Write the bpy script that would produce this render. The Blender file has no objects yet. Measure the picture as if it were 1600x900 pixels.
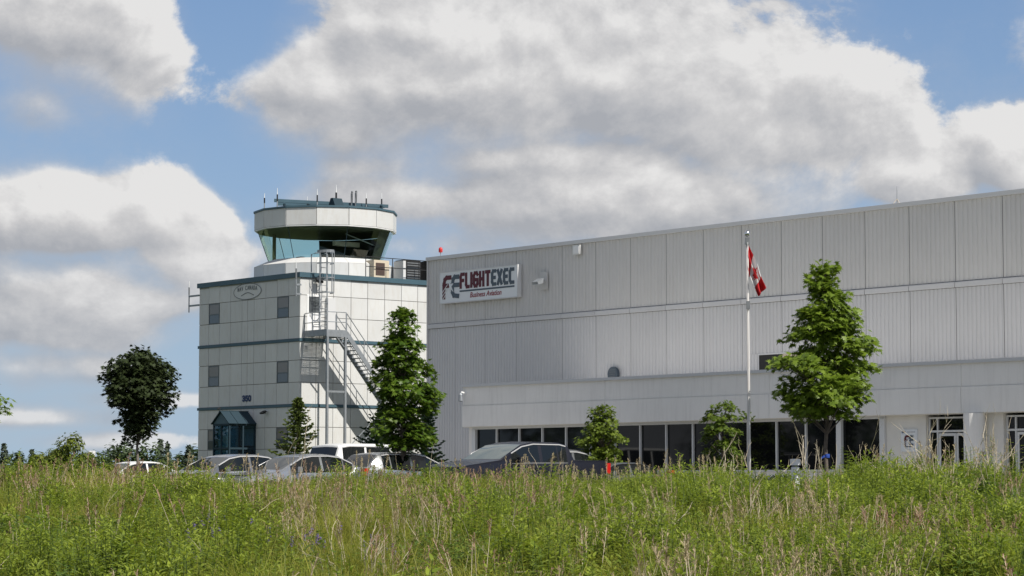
import bpy, bmesh, math, random
from mathutils import Vector, Matrix, noise, Euler
random.seed(7)
R = math.radians
SC = bpy.context.scene
COL = SC.collection

# ------------------------------------------------------------------ camera, sky, sun, exposure
cam_d = bpy.data.cameras.new('camera'); cam = bpy.data.objects.new('camera', cam_d); COL.objects.link(cam)
cam.location = (0, 0, 0.6)
cam.rotation_euler = (R(90) + math.atan(305/3770), 0, 0)
cam_d.sensor_width = 36; cam_d.lens = 3758/1600*36
cam_d.clip_start = 0.5; cam_d.clip_end = 5000
SC.camera = cam
SC.view_settings.view_transform = 'Standard'; SC.view_settings.look = 'None'
SC.view_settings.exposure = 0.22; SC.view_settings.gamma = 1.0

TH = R(40.1)
EX = Vector((math.sin(TH), -math.cos(TH), 0))     # to the right along the facades
EV = Vector((math.cos(TH), math.sin(TH), 0))      # into the depth of the buildings
BROT = math.atan2(EX.y, EX.x)
SUN = (EX*1.0 + EV*0.13 + Vector((0, 0, 1.14))).normalized()
sun_d = bpy.data.lights.new('sun', 'SUN'); sun_d.energy = 4.9; sun_d.angle = R(0.53); sun_d.color = (1, .955, .875)
sun = bpy.data.objects.new('sun', sun_d); COL.objects.link(sun)
sun.rotation_euler = SUN.to_track_quat('Z', 'Y').to_euler(); sun.location = (60, -40, 80)

W = bpy.data.worlds.new('World'); SC.world = W; W.use_nodes = True
W.cycles.sampling_method = 'MANUAL'; W.cycles.sample_map_resolution = 256
nt = W.node_tree; nt.nodes.clear(); NL = nt.links
def N(t, **k):
    n = nt.nodes.new(t)
    for a, b in k.items(): setattr(n, a, b)
    return n
def put(sock, val):
    if hasattr(val, 'is_output') or isinstance(val, bpy.types.NodeSocket): NL.new(val, sock)
    else: sock.default_value = val
def M(op, a, b=0.0, c=0.0, clamp=False):
    n = N('ShaderNodeMath', operation=op, use_clamp=clamp)
    put(n.inputs[0], a); put(n.inputs[1], b); put(n.inputs[2], c)
    return n.outputs[0]
def mrange(v, a, b, c=0.0, d=1.0, it='SMOOTHSTEP'):
    n = N('ShaderNodeMapRange', interpolation_type=it)
    put(n.inputs[0], v)
    for i, q in enumerate((a, b, c, d)): put(n.inputs[1+i], q)
    return n.outputs[0]
def mixc(f, a, b):
    n = N('ShaderNodeMix', data_type='RGBA'); put(n.inputs[0], f); put(n.inputs[6], a); put(n.inputs[7], b)
    return n.outputs[2]
tc = N('ShaderNodeTexCoord'); sep = N('ShaderNodeSeparateXYZ'); NL.new(tc.outputs['Generated'], sep.inputs[0])
dx, dy, dz = sep.outputs
az = M('ARCTAN2', dx, dy); el = M('ARCSINE', dz)
sky = N('ShaderNodeTexSky', sky_type='NISHITA', sun_disc=False)
sky.sun_elevation = math.asin(SUN.z); sky.sun_rotation = math.atan2(SUN.x, SUN.y)
sky.altitude = 250; sky.air_density = 1.0; sky.dust_density = 0.35; sky.ozone_density = 2.2
# cloud masses: (azimuth, elevation, half width, half height, weight) from 1600-px measures of the sky
BL = [(800,130,420,200,1.0),(1200,215,290,190,1.0),(1420,280,170,100,.9),(960,310,470,105,1.15),(470,150,150,110,.8),(640,310,260,70,.92),(560,215,170,70,.7),(880,255,400,62,1.0),(610,265,220,45,.75),
      (110,40,215,130,.95),(190,110,100,80,.7),(60,170,80,50,.6),(90,345,190,80,.95),(260,330,150,75,.85),(110,490,280,95,1.0),(300,430,150,70,.75),
      (1585,250,110,75,1.0),(700,385,230,60,.75),(60,575,300,38,.8),(280,625,200,22,.62),(40,655,140,24,.8),(180,690,200,18,.6)]
HL = [(355,30,85,170,-.75),(360,285,120,35,-.35),(330,560,90,90,-.3)]     # blue gaps between the masses
def cover(a, e):
    tot = None
    for (x, y, sx, sy, w) in BL + HL:
        u = M('MULTIPLY', M('SUBTRACT', a, (x-800)/3758), 3758/sx); v_ = M('MULTIPLY', M('SUBTRACT', e, (755-y)/3770), 3770/sy)
        d2 = M('ADD', M('MULTIPLY', u, u), M('MULTIPLY', v_, v_))
        g = M('MULTIPLY', M('EXPONENT', M('MULTIPLY', d2, -1.0)), w*1.02)
        tot = g if tot is None else M('SUBTRACT', tot, M('MULTIPLY', g, -1.0)) if w < 0 else M('SMOOTH_MAX', tot, g, 0.16)
    return tot
def warp(off):
    mp = N('ShaderNodeMapping'); NL.new(tc.outputs['Generated'], mp.inputs[0])
    mp.inputs['Location'].default_value = off; mp.inputs['Scale'].default_value = (1, 1, 1.25)
    return mp.outputs[0]
def fbm(vec, sc, det, rough, dist=0.0):
    n = N('ShaderNodeTexNoise'); NL.new(vec, n.inputs['Vector'])
    n.inputs['Scale'].default_value = sc; n.inputs['Detail'].default_value = det; n.inputs['Roughness'].default_value = rough; n.inputs['Distortion'].default_value = dist
    return n.outputs[0]
def puffs(vec, sc, w):       # cauliflower billows: inverted smooth cells in a slightly warped space
    n = N('ShaderNodeTexNoise'); NL.new(vec, n.inputs['Vector']); n.inputs['Scale'].default_value = sc*.8; n.inputs['Detail'].default_value = 4
    sb = N('ShaderNodeVectorMath', operation='MULTIPLY_ADD'); NL.new(n.outputs['Color'], sb.inputs[0]); sb.inputs[1].default_value = (w, w, w); NL.new(vec, sb.inputs[2])
    v = N('ShaderNodeTexVoronoi', feature='SMOOTH_F1'); NL.new(sb.outputs[0], v.inputs['Vector']); v.inputs['Scale'].default_value = sc
    v.inputs['Detail'].default_value = 1; v.inputs['Roughness'].default_value = .55; v.inputs['Smoothness'].default_value = .6
    return M('SUBTRACT', 1.0, v.outputs['Distance'])
fl = fbm(warp((7.3, 2.2, 5.1)), 3.2, 4, .5)
inside = M('MULTIPLY', mrange(M('ABSOLUTE', az), .22, .34, 1, 0), M('MULTIPLY', mrange(el, .2, .27, 1, 0), mrange(dy, 0, .2)))
gen = M('MULTIPLY', mrange(fl, .40, .62), 1.0)
o0 = (3.1, 1.7, .4)
def field(da, de, det):
    c = cover(M('ADD', az, da), M('ADD', el, de)); c = M('ADD', M('MULTIPLY', c, inside), M('MULTIPLY', gen, M('SUBTRACT', 1.0, inside)))
    v = warp((o0[0]+da, o0[1], o0[2]+de*1.25))
    f = fbm(v, 11, det, .66, .15); p = puffs(v, 24, .045)
    return M('ADD', c, M('ADD', M('MULTIPLY', M('SUBTRACT', f, .5), CA), M('MULTIPLY', M('SUBTRACT', p, .30), CB))), c, f
CA, CB = 1.9, .60
dens, c0, f0 = field(0, 0, 9); dens1, c1, _ = field(.0040, .0075, 7); c2 = cover(M('ADD', az, .012), M('ADD', el, .028))
top = M('MULTIPLY', M('SUBTRACT', c0, c2), inside)
alpha = mrange(dens, .12, M('ADD', .32, M('MULTIPLY', M('SUBTRACT', .22, top, clamp=True), 1.9)))
thick = mrange(dens, .25, 1.35)
lit = M('ADD', M('ADD', M('MULTIPLY', M('SUBTRACT', dens, dens1), 1.35), M('MULTIPLY', top, .48)), M('ADD', .44, M('MULTIPLY', M('SUBTRACT', 0.5, thick), .28)), clamp=True)
thin = M('MULTIPLY', mrange(M('ADD', c0, M('MULTIPLY', M('SUBTRACT', f0, .5), 1.6)), -.05, 1.1), .62)
ccol = N('ShaderNodeValToRGB'); NL.new(lit, ccol.inputs[0])
cr = ccol.color_ramp; cr.elements[0].position = .10; cr.elements[0].color = (.43, .445, .48, 1); cr.elements[1].position = 1.0; cr.elements[1].color = (.86, .85, .84, 1)
e_ = cr.elements.new(.40); e_.color = (.54, .545, .565, 1); e_ = cr.elements.new(.66); e_.color = (.66, .655, .66, 1)
cs = N('ShaderNodeVectorMath', operation='SCALE'); NL.new(ccol.outputs[0], cs.inputs[0]); cs.inputs['Scale'].default_value = 7.9
ss = N('ShaderNodeVectorMath', operation='MULTIPLY'); NL.new(sky.outputs[0], ss.inputs[0]); ss.inputs[1].default_value = (.80, .80, .84)
veil = mrange(el, .0, .55, .92, .0, 'LINEAR')
vcol = mixc(mrange(el, .0, .20, 0, 1, 'LINEAR'), (3.1, 4.25, 5.5, 1), (1.75, 2.95, 5.1, 1))
skyv = mixc(veil, ss.outputs[0], vcol)
skyv = mixc(thin, skyv, (4.0, 4.25, 4.75, 1))
fin = mixc(M('MULTIPLY', alpha, mrange(el, -.02, .10, .62, .97, 'LINEAR')), skyv, cs.outputs[0])
bg = N('ShaderNodeBackground'); NL.new(fin, bg.inputs[0]); bg.inputs[1].default_value = 0.1
wo = N('ShaderNodeOutputWorld'); NL.new(bg.outputs[0], wo.inputs[0])

# ------------------------------------------------------------------ helpers
class MB:
    def __init__(s): s.v = []; s.f = []; s.m = []
    def add(s, vs, fs, m=0):
        o = len(s.v); s.v += [tuple(p) for p in vs]; s.f += [tuple(i+o for i in f) for f in fs]; s.m += [m]*len(fs); return s
    def box(s, x0, x1, y0, y1, z0, z1, m=0):
        return s.add([(x0,y0,z0),(x1,y0,z0),(x1,y1,z0),(x0,y1,z0),(x0,y0,z1),(x1,y0,z1),(x1,y1,z1),(x0,y1,z1)],
                     [(0,3,2,1),(4,5,6,7),(0,1,5,4),(1,2,6,5),(2,3,7,6),(3,0,4,7)], m)
    def tube(s, pts, r, n=6, m=0, cap=True):
        pts = [Vector(p) for p in pts]
        if not isinstance(r, (list, tuple)): r = [r]*len(pts)
        rings = []
        for i, p in enumerate(pts):
            d = (pts[min(i+1, len(pts)-1)] - pts[max(i-1, 0)])
            d = d.normalized() if d.length > 1e-9 else Vector((0,0,1))
            a = Vector((0,0,1)) if abs(d.z) < .9 else Vector((1,0,0))
            e1 = d.cross(a).normalized(); e2 = d.cross(e1)
            rings.append([p + (e1*math.cos(2*math.pi*k/n) + e2*math.sin(2*math.pi*k/n))*r[i] for k in range(n)])
        vs = [q for rg in rings for q in rg]; fs = []
        for i in range(len(pts)-1):
            for k in range(n):
                k2 = (k+1) % n; fs.append((i*n+k, i*n+k2, (i+1)*n+k2, (i+1)*n+k))
        if cap: fs += [tuple(range(n)), tuple(reversed(range((len(pts)-1)*n, len(pts)*n)))]
        return s.add(vs, fs, m)
    def bar(s, a, b, wy, wz, m=0):          # rectangular bar from a to b
        a, b = Vector(a), Vector(b); d = (b-a).normalized(); up = Vector((0,0,1)) if abs(d.z) < .95 else Vector((0,1,0))
        e1 = d.cross(up).normalized()*wy/2; e2 = e1.cross(d).normalized()*wz/2
        vs = [p + q for p in (a, b) for q in (-e1-e2, e1-e2, e1+e2, -e1+e2)]
        return s.add(vs, [(0,1,2,3),(7,6,5,4),(0,4,5,1),(1,5,6,2),(2,6,7,3),(3,7,4,0)], m)
    def lathe(s, prof, n=16, c=(0,0,0), m=0):
        vs = []; fs = []
        for (r, z) in prof: vs += [(c[0]+r*math.cos(2*math.pi*k/n), c[1]+r*math.sin(2*math.pi*k/n), c[2]+z) for k in range(n)]
        for i in range(len(prof)-1):
            for k in range(n):
                k2 = (k+1) % n; fs.append((i*n+k, i*n+k2, (i+1)*n+k2, (i+1)*n+k))
        fs += [tuple(reversed(range(n))), tuple(range((len(prof)-1)*n, len(prof)*n))]
        return s.add(vs, fs, m)
    def prism(s, poly, h0, h1, ax='y', m=0):   # polygon (a,b) extruded along an axis
        n = len(poly)
        P = {'y': lambda a, b, h: (a, h, b), 'x': lambda a, b, h: (h, a, b), 'z': lambda a, b, h: (a, b, h)}[ax]
        vs = [P(a, b, h0) for a, b in poly] + [P(a, b, h1) for a, b in poly]
        fs = [tuple(range(n)), tuple(reversed(range(n, 2*n)))] + [(i, i+n, (i+1) % n + n, (i+1) % n) for i in range(n)]
        return s.add(vs, fs, m)
    def mesh(s, name, mats, smooth=False):
        me = bpy.data.meshes.new(name); me.from_pydata(s.v, [], s.f)
        for mm in (mats if isinstance(mats, (list, tuple)) else [mats]): me.materials.append(mm)
        if any(s.m): me.polygons.foreach_set('material_index', s.m)
        if smooth: me.polygons.foreach_set('use_smooth', [True]*len(s.f))
        me.update(); return me
    def build(s, name, mats, parent=None, loc=(0,0,0), rot=(0,0,0), smooth=False, fix=True):
        me = s.mesh(name, mats, smooth)
        if fix:
            bm = bmesh.new(); bm.from_mesh(me); bmesh.ops.recalc_face_normals(bm, faces=bm.faces); bm.to_mesh(me); bm.free()
        return inst(name, me, parent, loc, rot)
def inst(name, me, parent=None, loc=(0,0,0), rot=(0,0,0), scale=None):
    o = bpy.data.objects.new(name, me); COL.objects.link(o)
    o.location = loc; o.rotation_euler = rot
    if scale: o.scale = scale
    if parent: o.parent = parent
    return o
def tag(o, label=None, cat=None, group=None, kind=None):
    for k, q in (('label', label), ('category', cat), ('group', group), ('kind', kind)):
        if q: o[k] = q
    return o
def thing(name, label, cat, loc=(0,0,0), rz=0, group=None):
    o = bpy.data.objects.new(name, None); COL.objects.link(o); o.location = loc; o.rotation_euler = (0,0,rz); o.empty_display_size = .3
    return tag(o, label, cat, group)
def copy_tree(o, parent=None):
    c = o.copy(); COL.objects.link(c)
    if parent: c.parent = parent
    for ch in KIDS(o): copy_tree(ch, c)
    return c
def KIDS(o): return [q for q in COL.objects if q.parent == o]

# ------------------------------------------------------------------ materials
def mat(name, col, rough=.6, metal=0, spec=.5, var=0, vscale=2.0, rnd=0, dirt=None, dscale=(.8,.8,.25), damt=.3, bump=0, bscale=40, coat=0, alpha=1):
    m = bpy.data.materials.new(name); m.use_nodes = True; t = m.node_tree; b = t.nodes['Principled BSDF']; L = t.links
    b.inputs['Roughness'].default_value = rough; b.inputs['Metallic'].default_value = metal; b.inputs['Specular IOR Level'].default_value = spec
    b.inputs['Coat Weight'].default_value = coat; b.inputs['Coat Roughness'].default_value = .04
    col4 = tuple(col) + (1,)
    b.inputs['Base Color'].default_value = col4
    cur = None
    def mx(f, a, c, mode='MIX'):
        n = t.nodes.new('ShaderNodeMix'); n.data_type = 'RGBA'; n.blend_type = mode
        for i, q in ((0, f), (6, a), (7, c)):
            if isinstance(q, bpy.types.NodeSocket): L.new(q, n.inputs[i])
            else: n.inputs[i].default_value = q
        return n.outputs[2]
    geo = t.nodes.new('ShaderNodeNewGeometry')
    if var:
        ns = t.nodes.new('ShaderNodeTexNoise'); ns.inputs['Scale'].default_value = vscale; ns.inputs['Detail'].default_value = 5; L.new(geo.outputs['Position'], ns.inputs['Vector'])
        rp = t.nodes.new('ShaderNodeMapRange'); rp.inputs[1].default_value = .3; rp.inputs[2].default_value = .7; rp.inputs[3].default_value = 1-var; rp.inputs[4].default_value = 1+var*.6
        L.new(ns.outputs[0], rp.inputs[0]); cur = mx(1.0, col4, rp.outputs[0], 'MULTIPLY')
    if rnd:
        oi = t.nodes.new('ShaderNodeObjectInfo'); rp = t.nodes.new('ShaderNodeMapRange'); rp.inputs[3].default_value = 1-rnd; rp.inputs[4].default_value = 1+rnd*.5
        L.new(oi.outputs['Random'], rp.inputs[0]); cur = mx(1.0, cur or col4, rp.outputs[0], 'MULTIPLY')
    if dirt:
        mp = t.nodes.new('ShaderNodeMapping'); mp.inputs['Scale'].default_value = dscale; L.new(geo.outputs['Position'], mp.inputs[0])
        ns = t.nodes.new('ShaderNodeTexNoise'); ns.inputs['Scale'].default_value = 4; ns.inputs['Detail'].default_value = 7; ns.inputs['Roughness'].default_value = .65; L.new(mp.outputs[0], ns.inputs['Vector'])
        rp = t.nodes.new('ShaderNodeMapRange'); rp.inputs[1].default_value = .48; rp.inputs[2].default_value = .78; rp.inputs[4].default_value = damt
        L.new(ns.outputs[0], rp.inputs[0]); cur = mx(rp.outputs[0], cur or col4, tuple(dirt)+(1,))
    if cur: L.new(cur, b.inputs['Base Color'])
    if bump:
        ns = t.nodes.new('ShaderNodeTexNoise'); ns.inputs['Scale'].default_value = bscale; ns.inputs['Detail'].default_value = 4; L.new(geo.outputs['Position'], ns.inputs['Vector'])
        bp = t.nodes.new('ShaderNodeBump'); bp.inputs['Strength'].default_value = bump; bp.inputs['Distance'].default_value = .02; L.new(ns.outputs[0], bp.inputs['Height']); L.new(bp.outputs[0], b.inputs['Normal'])
    return m
def leafmat(name, c0, c1, trans=.35, rough=.5, spec=.35, tint=None):
    m = bpy.data.materials.new(name); m.use_nodes = True; t = m.node_tree; t.nodes.clear(); L = t.links
    out = t.nodes.new('ShaderNodeOutputMaterial'); geo = t.nodes.new('ShaderNodeNewGeometry'); oi = t.nodes.new('ShaderNodeObjectInfo')
    ad = t.nodes.new('ShaderNodeMath'); ad.operation = 'ADD'; L.new(geo.outputs['Random Per Island'], ad.inputs[0]); L.new(oi.outputs['Random'], ad.inputs[1])
    hf = t.nodes.new('ShaderNodeMath'); hf.operation = 'MULTIPLY'; hf.inputs[1].default_value = .5; L.new(ad.outputs[0], hf.inputs[0])
    r = t.nodes.new('ShaderNodeValToRGB'); r.color_ramp.elements[0].color = tuple(c0)+(1,); r.color_ramp.elements[1].color = tuple(c1)+(1,)
    r.color_ramp.elements[0].position = .1; r.color_ramp.elements[1].position = .9
    if tint: e = r.color_ramp.elements.new(.97); e.color = tuple(tint)+(1,)
    L.new(hf.outputs[0], r.inputs[0])
    p = t.nodes.new('ShaderNodeBsdfPrincipled'); p.inputs['Roughness'].default_value = rough; p.inputs['Specular IOR Level'].default_value = spec; L.new(r.outputs[0], p.inputs['Base Color'])
    tr = t.nodes.new('ShaderNodeBsdfTranslucent'); L.new(r.outputs[0], tr.inputs[0])
    mx = t.nodes.new('ShaderNodeMixShader'); mx.inputs[0].default_value = trans; L.new(p.outputs[0], mx.inputs[1]); L.new(tr.outputs[0], mx.inputs[2]); L.new(mx.outputs[0], out.inputs[0])
    return m
def glassmat(name, col, trans_w=.75, rough=.0):
    m = bpy.data.materials.new(name); m.use_nodes = True; t = m.node_tree; t.nodes.clear(); L = t.links
    out = t.nodes.new('ShaderNodeOutputMaterial'); tr = t.nodes.new('ShaderNodeBsdfTransparent'); tr.inputs[0].default_value = tuple(col)+(1,)
    gl = t.nodes.new('ShaderNodeBsdfGlossy'); gl.inputs['Roughness'].default_value = rough; gl.inputs[0].default_value = (.9,.95,.95,1)
    lw = t.nodes.new('ShaderNodeLayerWeight'); lw.inputs[0].default_value = .5
    pw = t.nodes.new('ShaderNodeMath'); pw.operation = 'POWER'; pw.inputs[1].default_value = 5; L.new(lw.outputs['Facing'], pw.inputs[0])
    fr = t.nodes.new('ShaderNodeMath'); fr.operation = 'MULTIPLY_ADD'; fr.inputs[1].default_value = .90; fr.inputs[2].default_value = .035; L.new(pw.outputs[0], fr.inputs[0])
    mx = t.nodes.new('ShaderNodeMixShader'); L.new(fr.outputs[0], mx.inputs[0]); L.new(tr.outputs[0], mx.inputs[1]); L.new(gl.outputs[0], mx.inputs[2]); L.new(mx.outputs[0], out.inputs[0])
    return m
MT = {}
MT['rib_up'] = mat('ribbed_steel_upper', (.60,.588,.57), .55, rnd=.035, var=.03, vscale=.6, dirt=(.34,.31,.26), damt=.14, dscale=(1.2,1.2,.12))
MT['rib_low'] = mat('ribbed_steel_lower', (.585,.58,.58), .55, rnd=.03, var=.03, vscale=.5, dirt=(.34,.33,.31), damt=.10, dscale=(1.2,1.2,.12))
MT['coping'] = mat('coping_metal', (.60,.60,.60), .45, rnd=.04)
MT['dark_joint'] = mat('joint_backing', (.10,.10,.10), .9)  # dark backing behind the panel joints, also the office core
MT['stucco'] = mat('stucco', (.84,.815,.775), .85, var=.04, vscale=.9, dirt=(.40,.37,.33), damt=.22, dscale=(1.5,1.5,.15), bump=.15, bscale=60)
MT['stucco_cream'] = mat('cream_wall', (.76,.73,.67), .85, var=.05, vscale=1.5, bump=.1)
MT['white_frame'] = mat('white_window_frame', (.66,.66,.65), .45)
MT['tint'] = mat('tinted_glass', (.008,.009,.010), .03, spec=.28, rnd=.5)
MT['tpanel'] = mat('tower_panel', (.60,.60,.59), .55, rnd=.06, var=.05, vscale=.7, dirt=(.42,.36,.28), damt=.30, dscale=(1.5,1.5,.35))
MT['tjoint'] = mat('tower_joint', (.17,.155,.14), .9)
MT['teal'] = mat('teal_paint', (.050,.100,.130), .5, var=.12, vscale=1.2)
MT['teal_dark'] = mat('teal_frame_paint', (.022,.042,.056), .7, spec=.2)
MT['galv'] = mat('galvanised_steel', (.29,.31,.33), .5, metal=.4, var=.15, vscale=6)
MT['grating'] = mat('dark_steel_plate', (.19,.20,.21), .55, metal=.4, var=.2, vscale=5)
MT['cabglass'] = glassmat('teal_cab_glass', (.90,.972,.945))
MT['porchglass'] = glassmat('porch_glass', (.42,.58,.66))
MT['winglass'] = mat('office_window_glass', (.075,.085,.09), .04, spec=.8)
MT['pane_reflect'] = mat('painted_pane_reflection', (.20,.185,.17), .25, spec=.6)  # brownish reflection in the upper tower panes, put into the base colour
MT['winframe'] = mat('window_frame_grey', (.11,.13,.14), .5)
MT['black'] = mat('black_plastic', (.014,.014,.015), .5)
MT['darkint'] = mat('dark_interior', (.018,.018,.017), .8)
MT['olive_ceiling'] = mat('olive_cab_ceiling', (.07,.072,.045), .7)
MT['white'] = mat('white_paint', (.78,.78,.77), .4)
MT['red'] = mat('red_paint', (.50,.02,.02), .4)
MT['beige'] = mat('beige_casing', (.55,.47,.36), .6, var=.1)
MT['roof'] = mat('roof_membrane', (.30,.30,.30), .9)
MT['sign_white'] = mat('sign_face', (.76,.78,.79), .4)
MT['maroon'] = mat('maroon_letter', (.095,.008,.017), .5)
MT['slate'] = mat('slate_letter', (.075,.10,.125), .5)
MT['signred'] = mat('sign_red_script', (.24,.012,.025), .5)
MT['navy'] = mat('navy_number', (.015,.035,.11), .5)
MT['signgrey'] = mat('sign_grey_line', (.12,.13,.14), .5)
MT['alu'] = mat('brushed_aluminium', (.68,.68,.66), .35, metal=.2)
MT['pole'] = mat('white_flagpole', (.60,.57,.54), .35, var=.06)
MT['bark'] = mat('bark', (.13,.105,.085), .9, var=.3, vscale=14, bump=.4, bscale=30)
MT['barkgrey'] = mat('grey_bark', (.20,.17,.14), .9, var=.3, vscale=14, bump=.4, bscale=30)
MT['brown'] = mat('brown_wood', (.07,.042,.034), .7, var=.25, vscale=8)
MT['asphalt'] = mat('asphalt', (.05,.05,.052), .9, var=.2, vscale=3, bump=.2)
MT['concrete'] = mat('concrete', (.36,.35,.33), .9, var=.12, vscale=2)
MT['linepaint'] = mat('line_paint', (.6,.6,.58), .7)
MT['soil'] = mat('meadow_soil', (.07,.085,.022), .95, var=.5, vscale=.6)
MT['maple'] = leafmat('maple_leaf', (.062,.120,.010), (.215,.30,.030), .42, .42, .4)
MT['maple2'] = leafmat('maple_leaf_fresh', (.064,.125,.010), (.225,.31,.032), .42, .42, .4)
MT['maple_dark'] = leafmat('dark_maple_leaf', (.016,.025,.009), (.045,.062,.020), .16, .55, .15)
MT['lime'] = leafmat('lime_leaf', (.065,.115,.010), (.20,.255,.026), .38, .5)
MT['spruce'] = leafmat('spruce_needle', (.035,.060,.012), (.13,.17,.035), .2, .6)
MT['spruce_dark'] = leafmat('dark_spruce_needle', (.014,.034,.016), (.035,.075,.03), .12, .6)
MT['bush'] = leafmat('olive_bush_leaf', (.065,.100,.010), (.20,.22,.028), .35, .55)
MT['far'] = leafmat('far_tree_leaf', (.030,.055,.020), (.075,.110,.035), .25, .6)
MT['far_con'] = leafmat('far_conifer_needle', (.035,.052,.032), (.065,.090,.050), .15, .6)
MT['hedge'] = leafmat('hedge_leaf', (.010,.022,.008), (.03,.05,.014), .2, .5)

# ------------------------------------------------------------------ ground
def gz(x, y):
    def ss_(a, b, t): t = max(0, min(1, (t-a)/(b-a))); return t*t*(3-2*t)
    z = -1.0 + 1.15*ss_(8, 46, y) - .15*ss_(47.5, 54, y)
    return z + .05*noise.noise(Vector((x*.16, y*.16, 0)))*(1-ss_(46, 54, y))*ss_(8, 20, y)
def grid_mesh(name, xs, ys, zf, m):
    b = MB(); b.add([(x, y, zf(x, y)) for y in ys for x in xs], [(j*len(xs)+i, j*len(xs)+i+1, (j+1)*len(xs)+i+1, (j+1)*len(xs)+i) for j in range(len(ys)-1) for i in range(len(xs)-1)])
    return b.build(name, m, fix=False, smooth=True)
xs = [-1800,-900,-400,-150,-60] + [-30+2*i for i in range(31)] + [60,150,400,900,1800]
ys = [-900,-300,-100,-30,0,6] + [8+1.5*i for i in range(32)] + [60,90,150,300,700,1500,3000]
tag(grid_mesh('ground', xs, ys, gz, MT['soil']), kind='structure')
A0 = Vector((-1.814, 87.7, 0))
def FA(x, y, z=0): return A0 + EX*x + EV*y + Vector((0,0,z))
lot = MB().box(-24, 40, -24, -3.4, -.05, .006); lot.build('parking_lot', MT['asphalt'], loc=A0, rot=(0,0,BROT))['kind'] = 'structure'
sw = MB().box(-24, 40, -3.4, 7, -.05, .13); sw.build('sidewalk', MT['concrete'], loc=A0, rot=(0,0,BROT))['kind'] = 'structure'
pm = MB()
for i in range(22): pm.box(-22+2.75*i, -21.9+2.75*i, -9.2, -3.8, .006, .010)
pm.build('parking_line_paint', MT['linepaint'], loc=A0, rot=(0,0,BROT))['kind'] = 'structure'

# ------------------------------------------------------------------ hangar
HX, HY = -9.72, 6.0
hg = thing('hangar', 'long flat-roofed hangar clad in grey ribbed steel behind the office block', 'hangar', FA(HX, HY), BROT)
HL, HH, HB = 46.0, 9.85, 40.0
b = MB().box(.04, HL, .05, HB, 0, HH-.12); b.build('wall', MT['dark_joint'], hg)
b = MB().box(-.05, HL+.05, -.07, HB, HH-.12, HH+.02); b.build('coping', MT['coping'], hg)
joints = [0, 1.82, 3.70, 5.65, 8.38] + [8.38+1.935*i for i in range(1, 20)]
def ribbed(w, h, pitch, dep):
    n = max(3, round(w/pitch)); p = w/n; prof = []
    for i in range(n):
        x = i*p; prof += [(x, 0), (x+p*.10, dep), (x+p*.62, dep), (x+p*.72, 0)]
    prof.append((w, 0)); b = MB(); k = len(prof)
    b.add([(x, -y_+.0, 0) for x, y_ in prof] + [(x, -y_, h) for x, y_ in prof], [(i, i+1, k+i+1, k+i) for i in range(k-1)])
    return b.mesh('panel', MT['rib_up'])
cache = {}
z_lo0, z_lo1, z_up0, z_up1 = .02, 6.90, 7.12, HH-.125
OPX0, OPX1, OPZ0, OPZ1 = 18.84, 20.9, 4.40, 5.12
for i in range(len(joints)-1):
    x0, x1 = joints[i]+.012, joints[i+1]-.012; w = round(x1-x0, 3)
    for (za, zb, mk, pitch) in ((z_lo0, z_lo1, 'rib_low', .17), (z_up0, z_up1, 'rib_up', .19)):
        if mk == 'rib_low' and x0 < OPX1 and x1 > OPX0:      # panels with the opening cut out: pieces below, above, beside
            segs = [(x0, x1, za, OPZ0), (x0, x1, OPZ1, zb)]
            if x0 < OPX0: segs.append((x0, OPX0, OPZ0, OPZ1))
            if x1 > OPX1: segs.append((OPX1, x1, OPZ0, OPZ1))
        else: segs = [(x0, x1, za, zb)]
        for (a, c, d, e) in segs:
            key = (round(c-a, 3), round(e-d, 3), mk)
            if key not in cache:
                me = ribbed(c-a, e-d, pitch, .024); me.materials.clear(); me.materials.append(MT[mk]); cache[key] = me
            inst('panel', cache[key], hg, (a, .045, d))
    me = cache.get(('fl', w))
    if not me:
        q = MB(); q.prism([(-.03, 0), (-.045, .01), (-.042, .17), (.03, .20)], 0, w, 'x'); me = q.mesh('flashing', MT['rib_low']); cache[('fl', w)] = me
    inst('flashing', me, hg, (x0, .02, 6.91))
q = MB(); q.box(-.02, .06, -.035, .5, 0, HH-.13); q.build('corner_trim', MT['rib_up'], hg)
op = MB().box(OPX0+.04, OPX1-.04, .02, .05, OPZ0+.04, OPZ1-.04).build('window', MT['darkint'], hg)
fr = MB(); fr.box(OPX0, OPX1, .0, .06, OPZ0, OPZ0+.05); fr.box(OPX0, OPX1, .0, .06, OPZ1-.05, OPZ1); fr.box(OPX0, OPX0+.05, .0, .06, OPZ0+.05, OPZ1-.05); fr.box(OPX1-.05, OPX1, .0, .06, OPZ0+.05, OPZ1-.05)
fr.build('frame', MT['coping'], op)
MB().box(OPX0+1.2, OPX1-.06, -.01, .018, OPZ0+.05, OPZ1-.05).build('shutter', MT['beige'], op)
# round roof vent just above the office parapet
vt = thing('wall_vent', 'dark round vent on the hangar wall above the office parapet', 'vent', FA(1.70, 5.98, 4.66), BROT)
q = MB(); q.prism([(.27*math.cos(a*math.pi/12), .27*math.sin(a*math.pi/12)) for a in range(24)], 0, -.12, 'y'); q.build('duct', MT['slate'], vt)
q = MB()
for i in range(5): q.box(-.16, .16, -.132, -.122, -.18+.08*i, -.155+.08*i)
q.build('louvre', MT['grating'], vt)

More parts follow.
